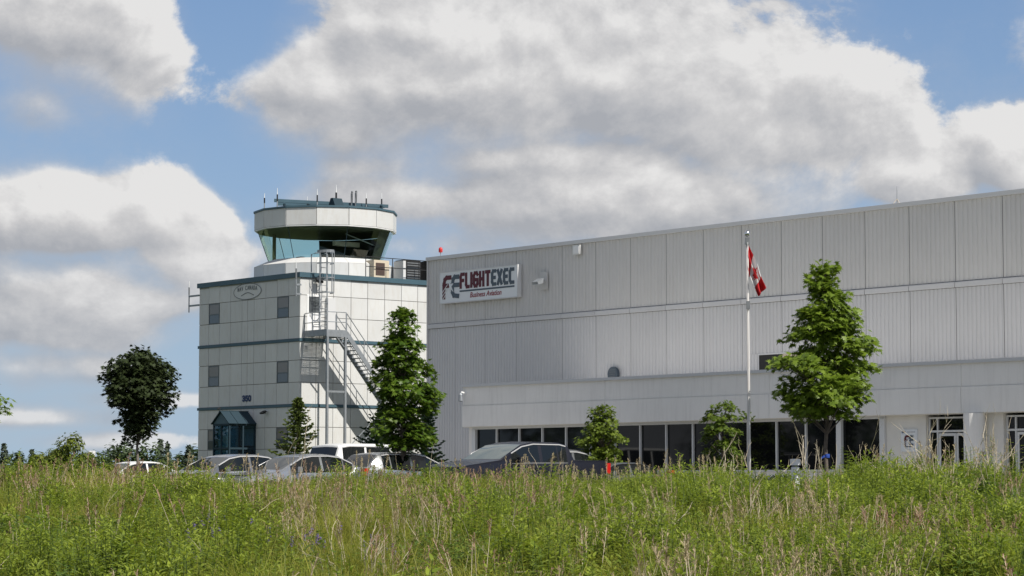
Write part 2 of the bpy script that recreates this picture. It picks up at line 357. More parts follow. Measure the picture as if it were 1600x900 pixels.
# wall lights on the hangar
def floodlight(name, label, loc, rz, s=1.0, body='galv', plate=True, group=None):
    t = thing(name, label, 'light', loc, rz, group)
    if plate: MB().box(-.2*s, .2*s, -.03, 0, -.33*s, .35*s).build('back_plate', MT['rib_up'], t)
    q = MB(); q.bar((0, -.02, .02), (0, -.22*s, .05*s), .06*s, .06*s); q.build('arm', MT[body], t)
    q = MB(); q.prism([(-.18*s, .10*s), (-.5*s, -.06*s), (-.46*s, -.16*s), (-.2*s, -.10*s)], -.17*s, .17*s, 'x'); h = q.build('lamp_head', MT[body], t)
    q = MB(); q.prism([(-.445*s, -.155*s), (-.22*s, -.108*s), (-.225*s, -.118*s), (-.455*s, -.17*s)], -.14*s, .14*s, 'x'); q.build('lens', MT['white'], h)
    return t
floodlight('flood_light', 'pale floodlight on a square plate right of the big hangar sign', FA(-2.30, 5.955, 8.42), BROT, 1.0)
t = thing('wall_light', 'small square white light high on the hangar wall under the roof edge', 'light', FA(-.32, 5.95, 9.48), BROT)
MB().box(-.2, .2, -.1, 0, -.17, .19).build('housing', MT['alu'], t); MB().box(-.15, .15, -.115, -.1, -.13, .13).build('lens', MT['white'], t)
t = thing('obstruction_light', 'small red obstruction light on the near corner of the hangar roof', 'light', FA(-9.05, 6.15, HH+.02), BROT)
MB().tube([(0,0,0), (0,0,.17)], .02).build('stem', MT['galv'], t); MB().lathe([(.05,.17),(.085,.19),(.085,.32),(.06,.37),(.01,.39)], 10).build('lens', MT['red'], t, smooth=True)
t = thing('lightning_rod', 'thin lightning rod on a tripod at the hangar roof edge', 'lightning rod', FA(15.35, 6.3, HH+.02), BROT)
q = MB(); q.tube([(0,0,0), (0,0,.62)], [.016,.008], 5); q.build('rod', MT['galv'], t)
for k in range(3):
    a = k*2.09; MB().tube([(0,0,.2), (.16*math.cos(a), .16*math.sin(a), 0)], .009, 4).build('leg', MT['beige'], t)

# ------------------------------------------------------------------ big sign
def strokes(b, segs, th, ox, oz, sx, sz, y0, m=0, shear=0):
    k = 0
    for poly in segs:
        for i in range(len(poly)-1):
            (a, c), (d, e) = poly[i], poly[i+1]
            p = Vector((ox+a*sx+c*sz*shear, 0, oz+c*sz)); r = Vector((ox+d*sx+e*sz*shear, 0, oz+e*sz)); dv = (r-p).normalized(); nr = Vector((-dv.z, 0, dv.x))*th/2; ext = dv*th*.42
            yy = y0 - .0012*(k % 7); k += 1
            vs = [p-ext-nr, r+ext-nr, r+ext+nr, p-ext+nr]
            b.add([(q.x, yy-.012, q.z) for q in vs] + [(q.x, yy, q.z) for q in vs], [(0,1,2,3),(0,4,5,1),(1,5,6,2),(2,6,7,3),(3,7,4,0)], m)
GL = {'F': [[(0,0),(0,.82),(.18,1),(.7,1)], [(0,.52),(.58,.52)]], 'L': [[(0,1),(0,.18),(.16,0),(.6,0)]], 'I': [[(0,0),(0,1)]],
      'G': [[(.8,.86),(.62,1),(.2,1),(0,.8),(0,.2),(.2,0),(.62,0),(.8,.16),(.8,.48),(.45,.48)]], 'H': [[(0,0),(0,1)], [(.75,0),(.75,1)], [(0,.5),(.75,.5)]],
      'T': [[(0,1),(.8,1)], [(.4,1),(.4,0)]], 'E': [[(.7,1),(.2,1),(0,.82),(0,.18),(.2,0),(.7,0)], [(0,.5),(.6,.5)]],
      'X': [[(0,0),(.8,1)], [(0,1),(.8,0)]], 'C': [[(.75,1),(.2,1),(0,.82),(0,.18),(.2,0),(.75,0)]],
      'N': [[(0,0),(0,1),(.7,0),(.7,1)]], 'A': [[(0,0),(.4,1),(.8,0)], [(.15,.35),(.65,.35)]], 'V': [[(0,1),(.4,0),(.8,1)]],
      'D': [[(0,0),(0,1),(.5,1),(.75,.75),(.75,.25),(.5,0),(0,0)]], '3': [[(0,.9),(.2,1),(.5,1),(.7,.85),(.7,.6),(.5,.5),(.25,.5)], [(.5,.5),(.7,.38),(.7,.15),(.5,0),(.2,0),(0,.1)]],
      '5': [[(.7,1),(.08,1),(.04,.56),(.45,.6),(.7,.42),(.7,.15),(.5,0),(.18,0),(0,.1)]], '0': [[(.2,0),(0,.22),(0,.78),(.2,1),(.5,1),(.7,.78),(.7,.22),(.5,0),(.2,0)]]}
def text_mesh(txt, size, shear=0.0, off=0.0, mats=None, parent=None, loc=(0,0,0), name='lettering', align='LEFT', sx=1.0):
    cu = bpy.data.curves.new('text', 'FONT'); cu.body = txt; cu.size = size; cu.shear = shear; cu.offset = off; cu.align_x = align; cu.extrude = .004; cu.resolution_u = 3
    o = bpy.data.objects.new('text', cu); COL.objects.link(o)
    dg = bpy.context.evaluated_depsgraph_get(); me = bpy.data.meshes.new_from_object(o.evaluated_get(dg)); bpy.data.objects.remove(o); bpy.data.curves.remove(cu)
    me.materials.clear(); me.materials.append(mats); me.name = name
    return inst(name, me, parent, loc, (R(90), 0, 0), (sx, 1, 1))
def fe_logo(parent, ox, oz, s, y0, names=True):
    bF = MB(); strokes(bF, [[(0.02,0),(.02,.62),(.10,.86),(.24,.95),(.52,.95)], [(.06,.56),(.46,.56)]], .21*s, ox, oz, s, s, y0)
    bF.build('letter', MT['maroon'], parent)
    bE = MB(); strokes(bE, [[(1.12,.95),(.86,.95),(.74,.84),(.72,.72)], [(.74,.56),(1.12,.56)], [(.70,.42),(.70,.22),(.80,.06),(1.12,.02)]], .21*s, ox, oz, s, s, y0-.002)
    bE.build('letter', MT['slate'], parent)
    bw = MB()
    strokes(bw, [[(-.1,.22),(.34,.62)], [(-.1,.04),(.3,.40)], [(-.02,-.08),(.16,.10)]], .03*s, ox, oz, s, s, y0-.016)
    bw.prism([(ox+s*a, oz+s*c) for a, c in ((.40,.74),(.58,.62),(.80,.66),(.64,.50),(.80,.22),(.56,.40),(.42,.30),(.48,.50))], y0-.028, y0-.02, 'y')
    bw.build('white_plane_mark', MT['sign_white'], parent)
sg = thing('company_sign', 'large white rectangular FLIGHTEXEC Business Aviation sign on the hangar wall', 'sign', FA(-8.64, 5.93, 7.90), BROT)
MB().box(0, 4.90, -.13, .05, 0, 1.24).build('board', MT['sign_white'], sg)
q = MB(); 
for (a, c, d, e) in ((-.03,4.93,-.03,0), (-.03,4.93,1.24,1.27), (-.03,0,0,1.24), (4.90,4.93,0,1.24)): q.box(a, c, -.15, .05, d, e)
q.build('frame', MT['coping'], sg)
fe_logo(sg, .24, .22, .84, -.131)
x = 1.35; SZ = .52
for i, ch in enumerate('FLIGHTEXEC'):
    wd = {'I': .0, 'L': .6, 'F': .66, 'T': .8, 'H': .75, 'G': .8, 'X': .8, 'E': .68, 'C': .72}[ch]
    q = MB(); sxx = .278
    strokes(q, GL[ch], .138, x, .575, sxx, SZ, -.131); q.build('letter', MT['maroon' if i < 6 else 'slate'], sg)
    x += wd*sxx + .166
MB().box(1.28, 4.72, -.139, -.13, .385, .45).build('underline', MT['slate'], sg)
text_mesh('Business Aviation', .30, .25, .004, MT['signred'], sg, (1.93, -.133, .13), sx=.94)

# ------------------------------------------------------------------ office block in front of the hangar
of = thing('office_block', 'low pale office block with a band of dark windows in front of the hangar', 'office block', FA(0,0), BROT)
OL = 34.0; YR = .30; YH = HY-.06
MB().box(.02, OL, .04, YH, 2.66, 4.10).build('wall', MT['stucco'], of)
cuts = [0, 7.7, 15.4, 23.1, 30.8, OL]
for i in range(5):
    for (za, zb) in ((2.62, 3.375), (3.40, 4.06)):
        MB().box(cuts[i]+(.008 if i else 0), cuts[i+1]-.008, (0 if za < 3 else .025), .038, za, zb).build('fascia_panel', MT['stucco'], of)
MB().box(-.06, OL, -.06, .3, 4.06, 4.16).build('coping', MT['coping'], of)
MB().box(.02, OL, .04, 1.0, 2.60, 2.655).build('soffit', MT['stucco_cream'], of)
# window wall: sill, panes, mullions
MB().box(.05, .24, YR-.02, 1, .1, 2.60).build('end_pier', MT['stucco'], of)
for i in range(14): MB().box(.25+1.404*i+.006, .25+1.404*(i+1)-.006, YR, YR+.3, .1, .94).build('base_panel', MT['stucco'], of)
MB().box(.25, 19.95, YR-.06, YR+.28, .94, 1.0).build('sill', MT['white_frame'], of)
MB().box(.25, 19.95, YR-.02, YR+.08, 2.52, 2.60).build('head_frame', MT['white_frame'], of)
ml = [.35+1.257*i for i in range(15)]
ml[14] = 18.1
pane_cache = {}
def pane(x0, x1, z0, z1, y, par=of):
    k = (round(x1-x0, 2), round(z1-z0, 2))
    if k not in pane_cache: pane_cache[k] = MB().box(0, k[0], 0, .012, 0, k[1]).mesh('window_pane', MT['tint'])
    inst('window_pane', pane_cache[k], par, (x0, y, z0), (R(random.uniform(-.12,.12)), 0, R(random.uniform(-.2,.2))))
mul = MB().box(-.023, .023, 0, .10, 0, 1.52).mesh('mullion', MT['white_frame']); mulw = MB().box(-.10, .10, -.03, .10, 0, 1.52).mesh('mullion', MT['white_frame'])
for i in range(len(ml)-1):
    pane(ml[i]+.023, ml[i+1]-.023, 1.0, 2.52, YR+.05)
for i in range(len(ml)): inst('mullion', mul if 0 < i < 14 else mulw, of, (ml[i], YR-.03, 1.0))
inst('mullion', mulw, of, (19.85, YR-.03, 1.0)); pane(18.2, 19.75, 1.0, 2.52, YR+.05)
# entrance wall, doors, column
MB().box(19.96, 21.50, YR+.02, 1, .1, 2.60).build('entrance_wall', MT['stucco_cream'], of)
def entrance(x0, w):
    g = MB(); z1 = 2.53
    y = YR+.12
    for (a, c, d, e) in ((0,.05,.13,z1), (w-.07,w,.13,z1), (.05,w-.07,z1-.05,z1), (.05,w-.07,2.08,2.14), (.31,.36,.13,2.08), (.31,.36,2.14,z1-.05)): g.box(x0+a, x0+c, y, y+.1, d, e)
    fr = g.build('door_frame', MT['white_frame'], of)
    pane(x0+.36, x0+w-.07, 2.14, z1-.05, y+.05); pane(x0+.05, x0+.31, .13, 2.08, y+.05); pane(x0+.05, x0+.31, 2.14, z1-.05, y+.05)
    dw = (w-.43)/2
    for k in range(2):
        a = x0+.36+k*dw; q = MB()
        for (p, r_, s_, t_) in ((.01,.08,.14,2.05), (dw-.08,dw-.01,.14,2.05), (.08,dw-.08,1.97,2.05), (.08,dw-.08,.14,.32)): q.box(a+p, a+r_, y+.02, y+.07, s_, t_)
        d = q.build('door', MT['white_frame'], of); MB().box(a+.08, a+dw-.08, y+.04, y+.052, .32, 1.97).build('pane', MT['tint'], d)
        hx = a+dw-.13 if k == 0 else a+.13
        MB().tube([(hx, y-.04, .9), (hx, y-.04, 1.3)], .018).build('handle', MT['alu'], d)
entrance(21.52, 1.75); entrance(24.40, 1.75)
MB().box(23.29, 24.38, YR+.02, 1, .1, 2.60).build('entrance_wall', MT['stucco_cream'], of)
MB().box(26.17, OL, YR+.02, 1, .1, 2.60).build('entrance_wall', MT['stucco_cream'], of)
MB().lathe([(.31,.13),(.31,2.60)], 28, (23.56, .02, 0)).build('column', MT['stucco'], of, smooth=False)
MB().box(.1, OL, 1.0, YH, 0, 2.60).build('core', MT['dark_joint'], of)
# plaque sign beside the entrance
pq = thing('entrance_plaque', 'small square company plaque on the wall left of the glass entrance doors', 'sign', FA(20.58, YR+.01, 1.52), BROT)
MB().box(0, .62, -.05, .01, 0, .66).build('board', MT['sign_white'], pq)
fe_logo(pq, .16, .20, .27, -.051)
text_mesh('330', .10, 0, .003, MT['navy'], pq, (.03, -.053, .555)); MB().box(.24, .56, -.053, -.05, .575, .59).build('small_print', MT['signgrey'], pq); MB().box(.15, .46, -.053, -.05, .13, .165).build('small_print', MT['signgrey'], pq); MB().box(.24, .38, -.053, -.05, .07, .08).build('small_print', MT['signgrey'], pq)
t = thing('corner_lamp', 'small dark lamp on the left end of the office parapet wall', 'light', FA(.22, -.02, 3.72), BROT)
MB().bar((0,.03,.12),(0,-.22,.16),.05,.05).build('arm', MT['white'], t); MB().lathe([(.03,.12),(.07,.06),(.08,-.16),(.05,-.2)], 10, (-.02,-.22,0)).build('lamp_head', MT['galv'], t)

# ------------------------------------------------------------------ control tower
C0 = Vector((-10.74, 121.6, 0))
def FC(x, y, z=0): return C0 + EX*x + EV*y + Vector((0,0,z))
tw = thing('control_tower', 'white panelled control tower with teal bands and a glazed cab on top', 'control tower', C0, BROT)
TW, TD, TZ = 9.38, 9.66, 11.25
MB().box(-TW+.03, -.03, .03, TD-.03, 0, TZ-.3).build('wall', MT['tjoint'], tw)
rows = [(.1,1.2),(1.2,2.31),(2.31,3.41),(3.41,4.43),(4.57,5.67),(5.67,6.79),(6.79,7.74),(7.89,9.0),(9.0,10.1),(10.1,11.0)]
bands = [(4.43,4.57),(7.74,7.89)]
cl = [-9.38,-8.44,-7.40,-6.35,-5.27,-4.75,-4.15,-3.08,-2.04,-1.0,0]
crr = [0,1.01,2.08,3.19,4.26,5.36,6.46,7.54,8.61,TD]
G = .014; pc = {}
WIN = {(1,8),(8,8),(1,5),(8,5),(1,2),(8,2)}
def win_part(x0, x1, z0, z1):
    w = MB(); w.box(x0+.02, x1-.02, .02, .06, z0+.02, z1-.02); wp = w.build('window', MT['darkint'], tw)
    q = MB(); zm = z0 + (z1-z0)*.46
    for (a, c, d, e) in ((x0+.012,x0+.06,z0+.012,z1-.012),(x1-.06,x1-.012,z0+.012,z1-.012),(x0+.06,x1-.06,z0+.012,z0+.06),(x0+.06,x1-.06,z1-.06,z1-.012),(x0+.06,x1-.06,zm-.025,zm+.025)): q.box(a, c, -.012, .03, d, e)
    q.build('frame', MT['winframe'], wp)
    for (d, e, m_) in ((z0+.06, zm-.025, 'winglass'), (zm+.025, z1-.06, 'pane_reflect')): MB().box(x0+.06, x1-.06, .004, .014, d, e).build('pane', MT[m_], wp)
for j, (za, zb) in enumerate(rows):
    for i in range(len(cl)-1):
        if (i, j) in WIN: win_part(cl[i], cl[i+1], za, zb); continue
        k = ('l', i, round(zb-za, 2))
        if k not in pc: pc[k] = MB().box(G, cl[i+1]-cl[i]-G, 0, .04, G, zb-za-G).mesh('wall_panel', MT['tpanel'])
        inst('wall_panel', pc[k], tw, (cl[i], random.uniform(-.003,.003), za))
    for i in range(len(crr)-1):
        k = ('r', i, round(zb-za, 2))
        if k not in pc: pc[k] = MB().box(-.04, 0, G, crr[i+1]-crr[i]-G, G, zb-za-G).mesh('wall_panel', MT['tpanel'])
        inst('wall_panel', pc[k], tw, (random.uniform(-.003,.003), crr[i], za))
for (za, zb) in bands:
    MB().box(-TW-.05, .05, -.05, TD, za, zb).build('band', MT['teal'], tw)
MB().box(-TW-.10, .10, -.10, TD+.1, 11.0, TZ).build('roof_trim', MT['teal'], tw)
MB().box(-TW, 0, 0, TD, TZ-.32, TZ-.02).build('roof', MT['roof'], tw)
# back and far-left cladding (seen from aside)
MB().box(-TW, -TW+.028, .05, TD, .1, 11.0).build('side_wall', MT['tpanel'], tw); MB().box(-TW+.05, -.05, TD-.028, TD, .1, 11.0).build('side_wall', MT['tpanel'], tw)
# door on to the escape platform, small vent
q = MB(); q.box(.002, .03, .42, 1.28, 8.22, 10.14); dr = q.build('escape_door', MT['white'], tw)
MB().box(.03, .036, .52, 1.18, 9.22, 10.04).build('pane', MT['winglass'], dr); MB().box(.03, .06, .56, .62, 9.05, 9.15).build('handle', MT['alu'], dr)
q = MB(); q.box(.0, .03, .27, .47, 7.28, 7.52); vv = q.build('vent', MT['tpanel'], tw)
for k in range(3): MB().box(.03, .036, .29, .45, 7.31+.07*k, 7.34+.07*k).build('louvre', MT['grating'], vv)
# cab
CX, CY, NS, PH0 = -4.70, 4.93, 14, R(7.2)
base_ang = math.atan2((-Vector((CX, CY, 0)).y), 0)
def cabang(k):   # polygon corners; angle measured so that the corner k=0 stands 7.2 deg left of the camera side
    # camera direction in tower coordinates
    c = FC(CX, CY); d = Vector((-c.x, -c.y, 0)).normalized(); a = math.atan2(d.dot(EV), d.dot(EX))
    return a - PH0 - k*2*math.pi/NS
def cp_(k, r, z): a = cabang(k); return (CX + r*math.cos(a), CY + r*math.sin(a), z)
def shrink(quad, g):
    c = sum((Vector(p) for p in quad), Vector())/len(quad); out = []
    for p in quad: p = Vector(p); d = c-p; out.append(p + d.normalized()*g)
    return out
def slab(quad, th, g=.012):
    q = [Vector(p) for p in shrink(quad, g)]; n = (q[1]-q[0]).cross(q[2]-q[0]).normalized()*th
    b = MB(); b.add(list(q) + [p - n for p in q], [(0,1,2,3),(7,6,5,4),(0,4,5,1),(1,5,6,2),(2,6,7,3),(3,7,4,0)]); return b
RB, RG0, RG1, RF = 3.82, 3.06, 3.64, 3.82
for k in range(NS):
    def Q(ra, za, rb, zb): return [cp_(k+1, ra, za), cp_(k, ra, za), cp_(k, rb, zb), cp_(k+1, rb, zb)]
    slab(Q(RB, 10.9, RB, 12.02), .05, .022).build('base_panel', MT['tpanel'], tw)
    slab(Q(RB-.0, 12.03, RG0+.03, 12.36), .05).build('ledge_panel', MT['tpanel'], tw)
    slab(Q(RG0, 12.36, RG1, 13.95), .014, .004).build('cab_pane', MT['cabglass'], tw)
    slab(Q(RF, 14.0, RF, 14.92), .05, .022).build('fascia_panel', MT['tpanel'], tw)
    if k % 2 == 1:
        q = MB(); q.tube([cp_(k, RG0-.01, 12.36), cp_(k, RG1-.01, 13.95)], .018, 5); q.build('glazing_bar', MT['teal_dark'], tw)
def ring_cap(name, r, z0, z1, m, par=tw):
    b = MB(); lo = [cp_(k, r, z0) for k in range(NS)]; hi = [cp_(k, r, z1) for k in range(NS)]
    b.add(lo+hi, [tuple(range(NS)), tuple(reversed(range(NS, 2*NS)))] + [(i, i+NS, (i+1) % NS+NS, (i+1) % NS) for i in range(NS)]); return b.build(name, MT[m], par)
ring_cap('cab_core', RB-.07, 10.9, 11.98, 'tjoint'); ring_cap('cab_floor', RG0-.02, 12.2, 12.34, 'darkint')
ring_cap('cab_roof', RF-.06, 14.02, 14.91, 'olive_ceiling')
ring_cap('soffit', RF-.01, 13.955, 13.995, 'white'); ring_cap('cab_ceiling', RG1-.03, 13.90, 13.95, 'olive_ceiling'); ring_cap('cab_roof_trim', RF+.05, 14.92, 15.02, 'teal')
# inside the cab: dark core wall and shades on the back right, post, desk, consoles
cc = FC(CX, CY); dcam = Vector((-cc.x, -cc.y, 0)).normalized(); acam = math.atan2(dcam.dot(EV), dcam.dot(EX))
def cl_(ang, r, z): a = acam + ang; return (CX + r*math.cos(a), CY + r*math.sin(a), z)
b = MB()
arc = [R(186) - R(132)*i/12 for i in range(13)]   # sweeps behind the right half as seen from the camera
lo = [cl_(a, RG0-.10, 12.34) for a in arc]; hi = [cl_(a, RG1-.12, 13.88) for a in arc]
b.add(lo+hi, [(i, i+1, 14+i, 13+i) for i in range(12)]); b.build('drawn_shade', MT['darkint'], tw, fix=False)
for (ang, r, rad, m_) in ((-1.83, 2.85, .10, 'olive_ceiling'),): MB().tube([cl_(ang, r, 12.3), cl_(ang, r, 13.95)], rad, 8).build('post', MT[m_], tw)
for (ang, r, w_, h_) in ((-2.55, 2.45, .22, .50), (-2.80, 2.5, .14, .26), (-3.02, 2.5, .30, .16)):
    x0, y0, _ = cl_(ang, r, 0); MB().box(x0-w_, x0+w_, y0-w_*.6, y0+w_*.6, 12.34, 12.34+h_).build('console', MT['slate'], tw)
b = MB(); x0, y0, _ = cl_(.75, 1.6, 0); b.box(x0-.12, x0+.12, y0-.8, y0+.8, 13.1, 13.35); b.build('ceiling_lamp', MT['beige'], tw)
b = MB(); b.bar(cl_(1.15, 1.2, 13.85), cl_(1.2, 2.75, 13.2), .22, .05); b.build('air_duct', MT['coping'], tw)
# roof frame of the cab
def rel(ang, r, z): p = cl_(ang, r, z); return (p[0]-CX, p[1]-CY, z)
lat = R(90)
def LAT(s, d, z):   # s to the right as seen from the camera, d towards the camera
    a = acam; rx, ry = math.cos(a+lat), math.sin(a+lat); return (rx*s + math.cos(a)*d, ry*s + math.sin(a)*d, z)
def LT(x, d, z): p = LAT(x, d, z); return (CX+p[0], CY+p[1], 15.02+p[2])
MB().bar(LT(-2.75, .5, .60), LT(3.35, -.2, .42), .14, .17).build('roof_beam', MT['teal'], tw)
MB().bar(LT(-2.6, -1.3, .62), LT(3.2, -1.9, .60), .14, .16).build('roof_beam', MT['teal'], tw)
for x in (-2.2, -.9, .6, 2.2, 3.0):
    MB().bar(LT(x, .35-x*.12, .02), LT(x, .35-x*.12, .42), .1, .1).build('beam_stub', MT['teal_dark'], tw)
    MB().bar(LT(x, .30-x*.1, .47), LT(x, -1.5-x*.1, .47), .08, .08).build('cross_beam', MT['teal'], tw)
q = MB(); q.prism([(-.45,0),(.45,0),(.1,.72),(-.1,.72)], -.3, .3, 'y'); q.build('mast_base', MT['teal_dark'], tw, LT(.55, .6, .01))
# whip antennas on the cab roof and beside the roof corner
def whip(s, d, z0, h, label, thick=1.0, hook=False, grp='whip antennas on the tower cab'):
    p = LAT(s, d, 0); t = thing('antenna', label, 'antenna', FC(CX+p[0], CY+p[1], 15.02+z0), BROT, grp)
    if hook:
        q = MB(); q.tube([(0,0,-z0), (0,0,h-.12), (.02,0,h-.02), (.09,0,h), (.13,0,h-.07)], .035*thick, 6); q.build('mast', MT['grating'], t)
        q = MB(); q.tube([(.12,0,h-.1), (.02,.05,h*.5), (-.18,.05,h*.22), (-.42,.05,.05)], .022, 4); q.build('cable', MT['black'], t)
    else:
        MB().tube([(0,0,-z0), (0,0,h*.42)], .034*thick, 6).build('mast', MT['galv'], t)
        MB().tube([(0,0,h*.42), (0,0,h*.72)], .042*thick, 6).build('coil', MT['black'], t)
        MB().tube([(0,0,h*.72), (0,0,h)], [.022*thick,.012], 5).build('whip', MT['white'], t)
    return t
whip(-3.25, 1.2, 0, .90, 'thin whip antenna at the far left edge of the cab roof')
whip(-2.58, .9, 0, 1.22, 'whip antenna standing on the left end of the teal beam')
whip(-1.0, -1.0, 0, 1.0, 'short whip antenna just left of the middle of the cab roof', .7)
whip(-.46, .9, 0, 1.20, 'white whip antenna at the middle of the cab roof')
c = whip(.55, .3, .0, 1.50, 'tall braced central antenna mast on the cab roof', 1.3)
for sgn in (-1, 1): MB().tube([LAT(0,0,.45), LAT(.28*sgn,.1,0)], .016, 4).build('brace', MT['white'], c)
whip(1.36, .2, 0, 1.15, 'left one of two hooked masts with a cable on the cab roof', 1, True, 'hooked masts on the tower cab')
whip(1.58, .2, 0, 1.18, 'right one of two hooked masts with a cable on the cab roof', 1, True, 'hooked masts on the tower cab')
whip(2.16, .3, 0, 1.08, 'single plain dark mast right of the hooked masts', 1)
whip(3.0, -.3, .0, 1.15, 'whip antenna on the right end of the teal beam')
def side_antenna(label, loc, dirx, diry, gap, zs, h0, h1):
    t = thing('antenna', label, 'antenna', loc, BROT, 'bracket antennas on the tower walls')
    for z in zs: MB().bar((-dirx*gap, -diry*gap, z), (0, 0, z), .09, .09).build('bracket', MT['galv'], t)
    MB().tube([(0,0,h0), (0,0,h1*.45)], .035, 6).build('mast', MT['galv'], t); MB().tube([(0,0,h1*.45), (0,0,h1*.75)], .045, 6).build('coil', MT['grating'], t); MB().tube([(0,0,h1*.75), (0,0,h1)], .016, 5).build('whip', MT['white'], t)
side_antenna('antenna on two brackets sticking out from the far left edge of the tower', FC(-TW-1.0, -.02, 10.1), -1, 0, .98, (0, .52), -.35, 1.35)
side_antenna('white whip antenna on two brackets at the near corner of the tower', FC(.06, -.30, 10.1), 0, -1, .30, (.02, .5), -.1, 1.75)
floodlight('flood_light', 'black floodlight under the tower roof edge beside the ladder cage', FC(.04, .95, 10.86), BROT+R(90), .9, 'black', False)
floodlight('flood_light', 'black floodlight on the tower wall right of the glazed porch', FC(-2.9, 0, 4.22), BROT, .75, 'black', False)
# roof railing and plant on the tower roof
rl = thing('roof_railing', 'dark pipe railing along the right roof edge of the tower', 'railing', FC(0, 0, TZ), BROT)
for k in range(4): MB().tube([(-.1, 4.2+1.75*k, 0), (-.1, 4.2+1.75*k, 1.05)], .025, 5).build('post', MT['black'], rl)
for z in (.55, 1.05): MB().tube([(-.1, 4.2, z), (-.1, 9.5, z)], .022, 5).build('rail', MT['black'], rl)
t = thing('air_unit', 'beige air conditioner casing behind the tower roof railing', 'air conditioner', FC(-.95, 5.6, TZ-.02), BROT)
MB().box(-.35, .35, -.5, .5, .05, 1.0).build('casing', MT['beige'], t); MB().box(.35, .37, -.38, .2, .2, .85).build('grille', MT['brown'], t); MB().box(-.3, -.2, -.4, .4, 0, .05).build('foot', MT['galv'], t); MB().box(.2, .3, -.4, .4, 0, .05).build('foot', MT['galv'], t)
for (yy, lab) in ((7.6, 'tall black louvred condenser on the tower roof'), (9.0, 'black condenser partly hidden at the hangar edge on the tower roof')):
    t = thing('condenser', lab, 'condenser', FC(-.9, yy, TZ-.02), BROT); MB().box(-.5, .45, -.48, .48, .04, 1.12).build('casing', MT['black'], t)
    for k in range(7): MB().box(.45, .465, -.42, .42, .14+.13*k, .20+.13*k).build('louvre', MT['grating'], t)
    MB().box(-.4, .4, -.4, .4, 0, .04).build('foot', MT['galv'], t)
    if yy < 8: MB().box(-.42, .42, -.66, -.485, .04, 1.05).build('side_panel', MT['coping'], t)
# NAV CANADA oval, number 350
ns = thing('oval_sign', 'thin oval NAV CANADA emblem on the shaded tower face', 'sign', FC(-4.76, -.006, 10.55), BROT)
b = MB(); n = 40
ro = [(1.30*math.cos(2*math.pi*k/n), .43*math.sin(2*math.pi*k/n)) for k in range(n)]; ri = [(1.255*math.cos(2*math.pi*k/n), .395*math.sin(2*math.pi*k/n)) for k in range(n)]
b.add([(x, -.02, z) for x, z in ro] + [(x, -.02, z) for x, z in ri], [(k, (k+1) % n, n+(k+1) % n, n+k) for k in range(n)]); b.build('ring', MT['signgrey'], ns)
b = MB(); b.add([(x, -.012, z) for x, z in ri], [tuple(range(n))]); b.build('plate', MT['tpanel'], ns)
for i, ch in enumerate('NAV CANADA'):
    if ch == ' ': continue
    q = MB(); xx = -.90 + .185*i; strokes(q, GL[ch], .03, xx, .04+.10*math.cos((xx+.05)*1.3)-.04, .15, .19, -.013); q.build('letter', MT['signgrey'], ns)
b = MB(); sw_ = [(-.55,-.20),(-.2,-.09),(.05,-.06),(.25,-.10),(.6,-.22)]; strokes(b, [sw_], .035, 0, 0, 1, 1, -.013); b.build('swoosh', MT['signgrey'], ns)
nb = thing('house_number', 'navy number 350 on the tower wall above the porch', 'number', FC(-5.16, -.006, 4.80), BROT)
for i, ch in enumerate('350'):
    q = MB(); strokes(q, GL[ch], .085, .04+.28*i, .045, .26, .24, -.005); q.build('digit', MT['navy'], nb)
# glazed porch
po = thing('glazed_porch', 'teal framed glass entrance porch with gable roof at the tower foot', 'porch', FC(-5.40, 0, 0), BROT)
PW, PD, PE, PR = 1.52, 1.65, 3.62, 4.22
fr = MB()
for (x0, y0) in ((0,-PD),(PW-.08,-PD),(0,-.08),(PW-.08,-.08),(PW*.5-.04,-PD),(PW-.08,-PD*.5)): fr.box(x0, x0+.08, y0, y0+.08, 0, PE)
for z in (.1, 2.3, PE-.1): fr.box(.08, PW-.08, -PD+.01, -PD+.07, z, z+.1); fr.box(PW-.07, PW-.01, -PD+.08, -.08, z, z+.1); fr.box(.01, .07, -PD+.08, -.08, z, z+.1)
fr.build('frame', MT['teal_dark'], po)
for (x0, x1) in ((.08, PW*.5-.04), (PW*.5+.04, PW-.08)):
    for (z0, z1) in ((.2, 2.3), (2.4, PE-.1)): MB().box(x0, x1, -PD+.03, -PD+.04, z0, z1).build('pane', MT['porchglass'], po)
for (y0, y1) in ((-PD+.08, -PD*.5), (-PD*.5+.08, -.08)):
    for (z0, z1) in ((.2, 2.3), (2.4, PE-.1)):
        for xx in (.03, PW-.04): MB().box(xx, xx+.01, y0, y1, z0, z1).build('pane', MT['porchglass'], po)
MB().prism([(.0, PE), (PW, PE), (PW*.5, PR)], -PD+.02, -PD+.05, 'y').build('gable_panel', MT['teal'], po)
for sg_ in (0, 1):
    xa = -.08 if sg_ == 0 else PW+.08; nseg = 3
    for k in range(nseg):
        y0 = -PD-.08 + (PD+.08)*k/nseg; y1 = -PD-.08 + (PD+.08)*(k+1)/nseg - .02
        a, c = Vector((xa, y0, PE-.03)), Vector((PW*.5, y0, PR+.03)); d_, e = Vector((PW*.5, y1, PR+.03)), Vector((xa, y1, PE-.03))
        slab([a, c, d_, e] if sg_ == 1 else [e, d_, c, a], .04, .01).build('roof_panel', MT['teal_dark'], po)
MB().bar((PW*.5, -PD-.1, PR+.05), (PW*.5, 0, PR+.05), .1, .06).build('ridge_cap', MT['teal_dark'], po)
MB().box(.1, PW-.1, -.07, -.02, .1, 2.5).build('inner_door', MT['teal_dark'], po)
MB().box(PW*.55, PW*.55+.35, -PD+.22, -PD+.30, 1.2, 2.05).build('notice', MT['sign_white'], po)
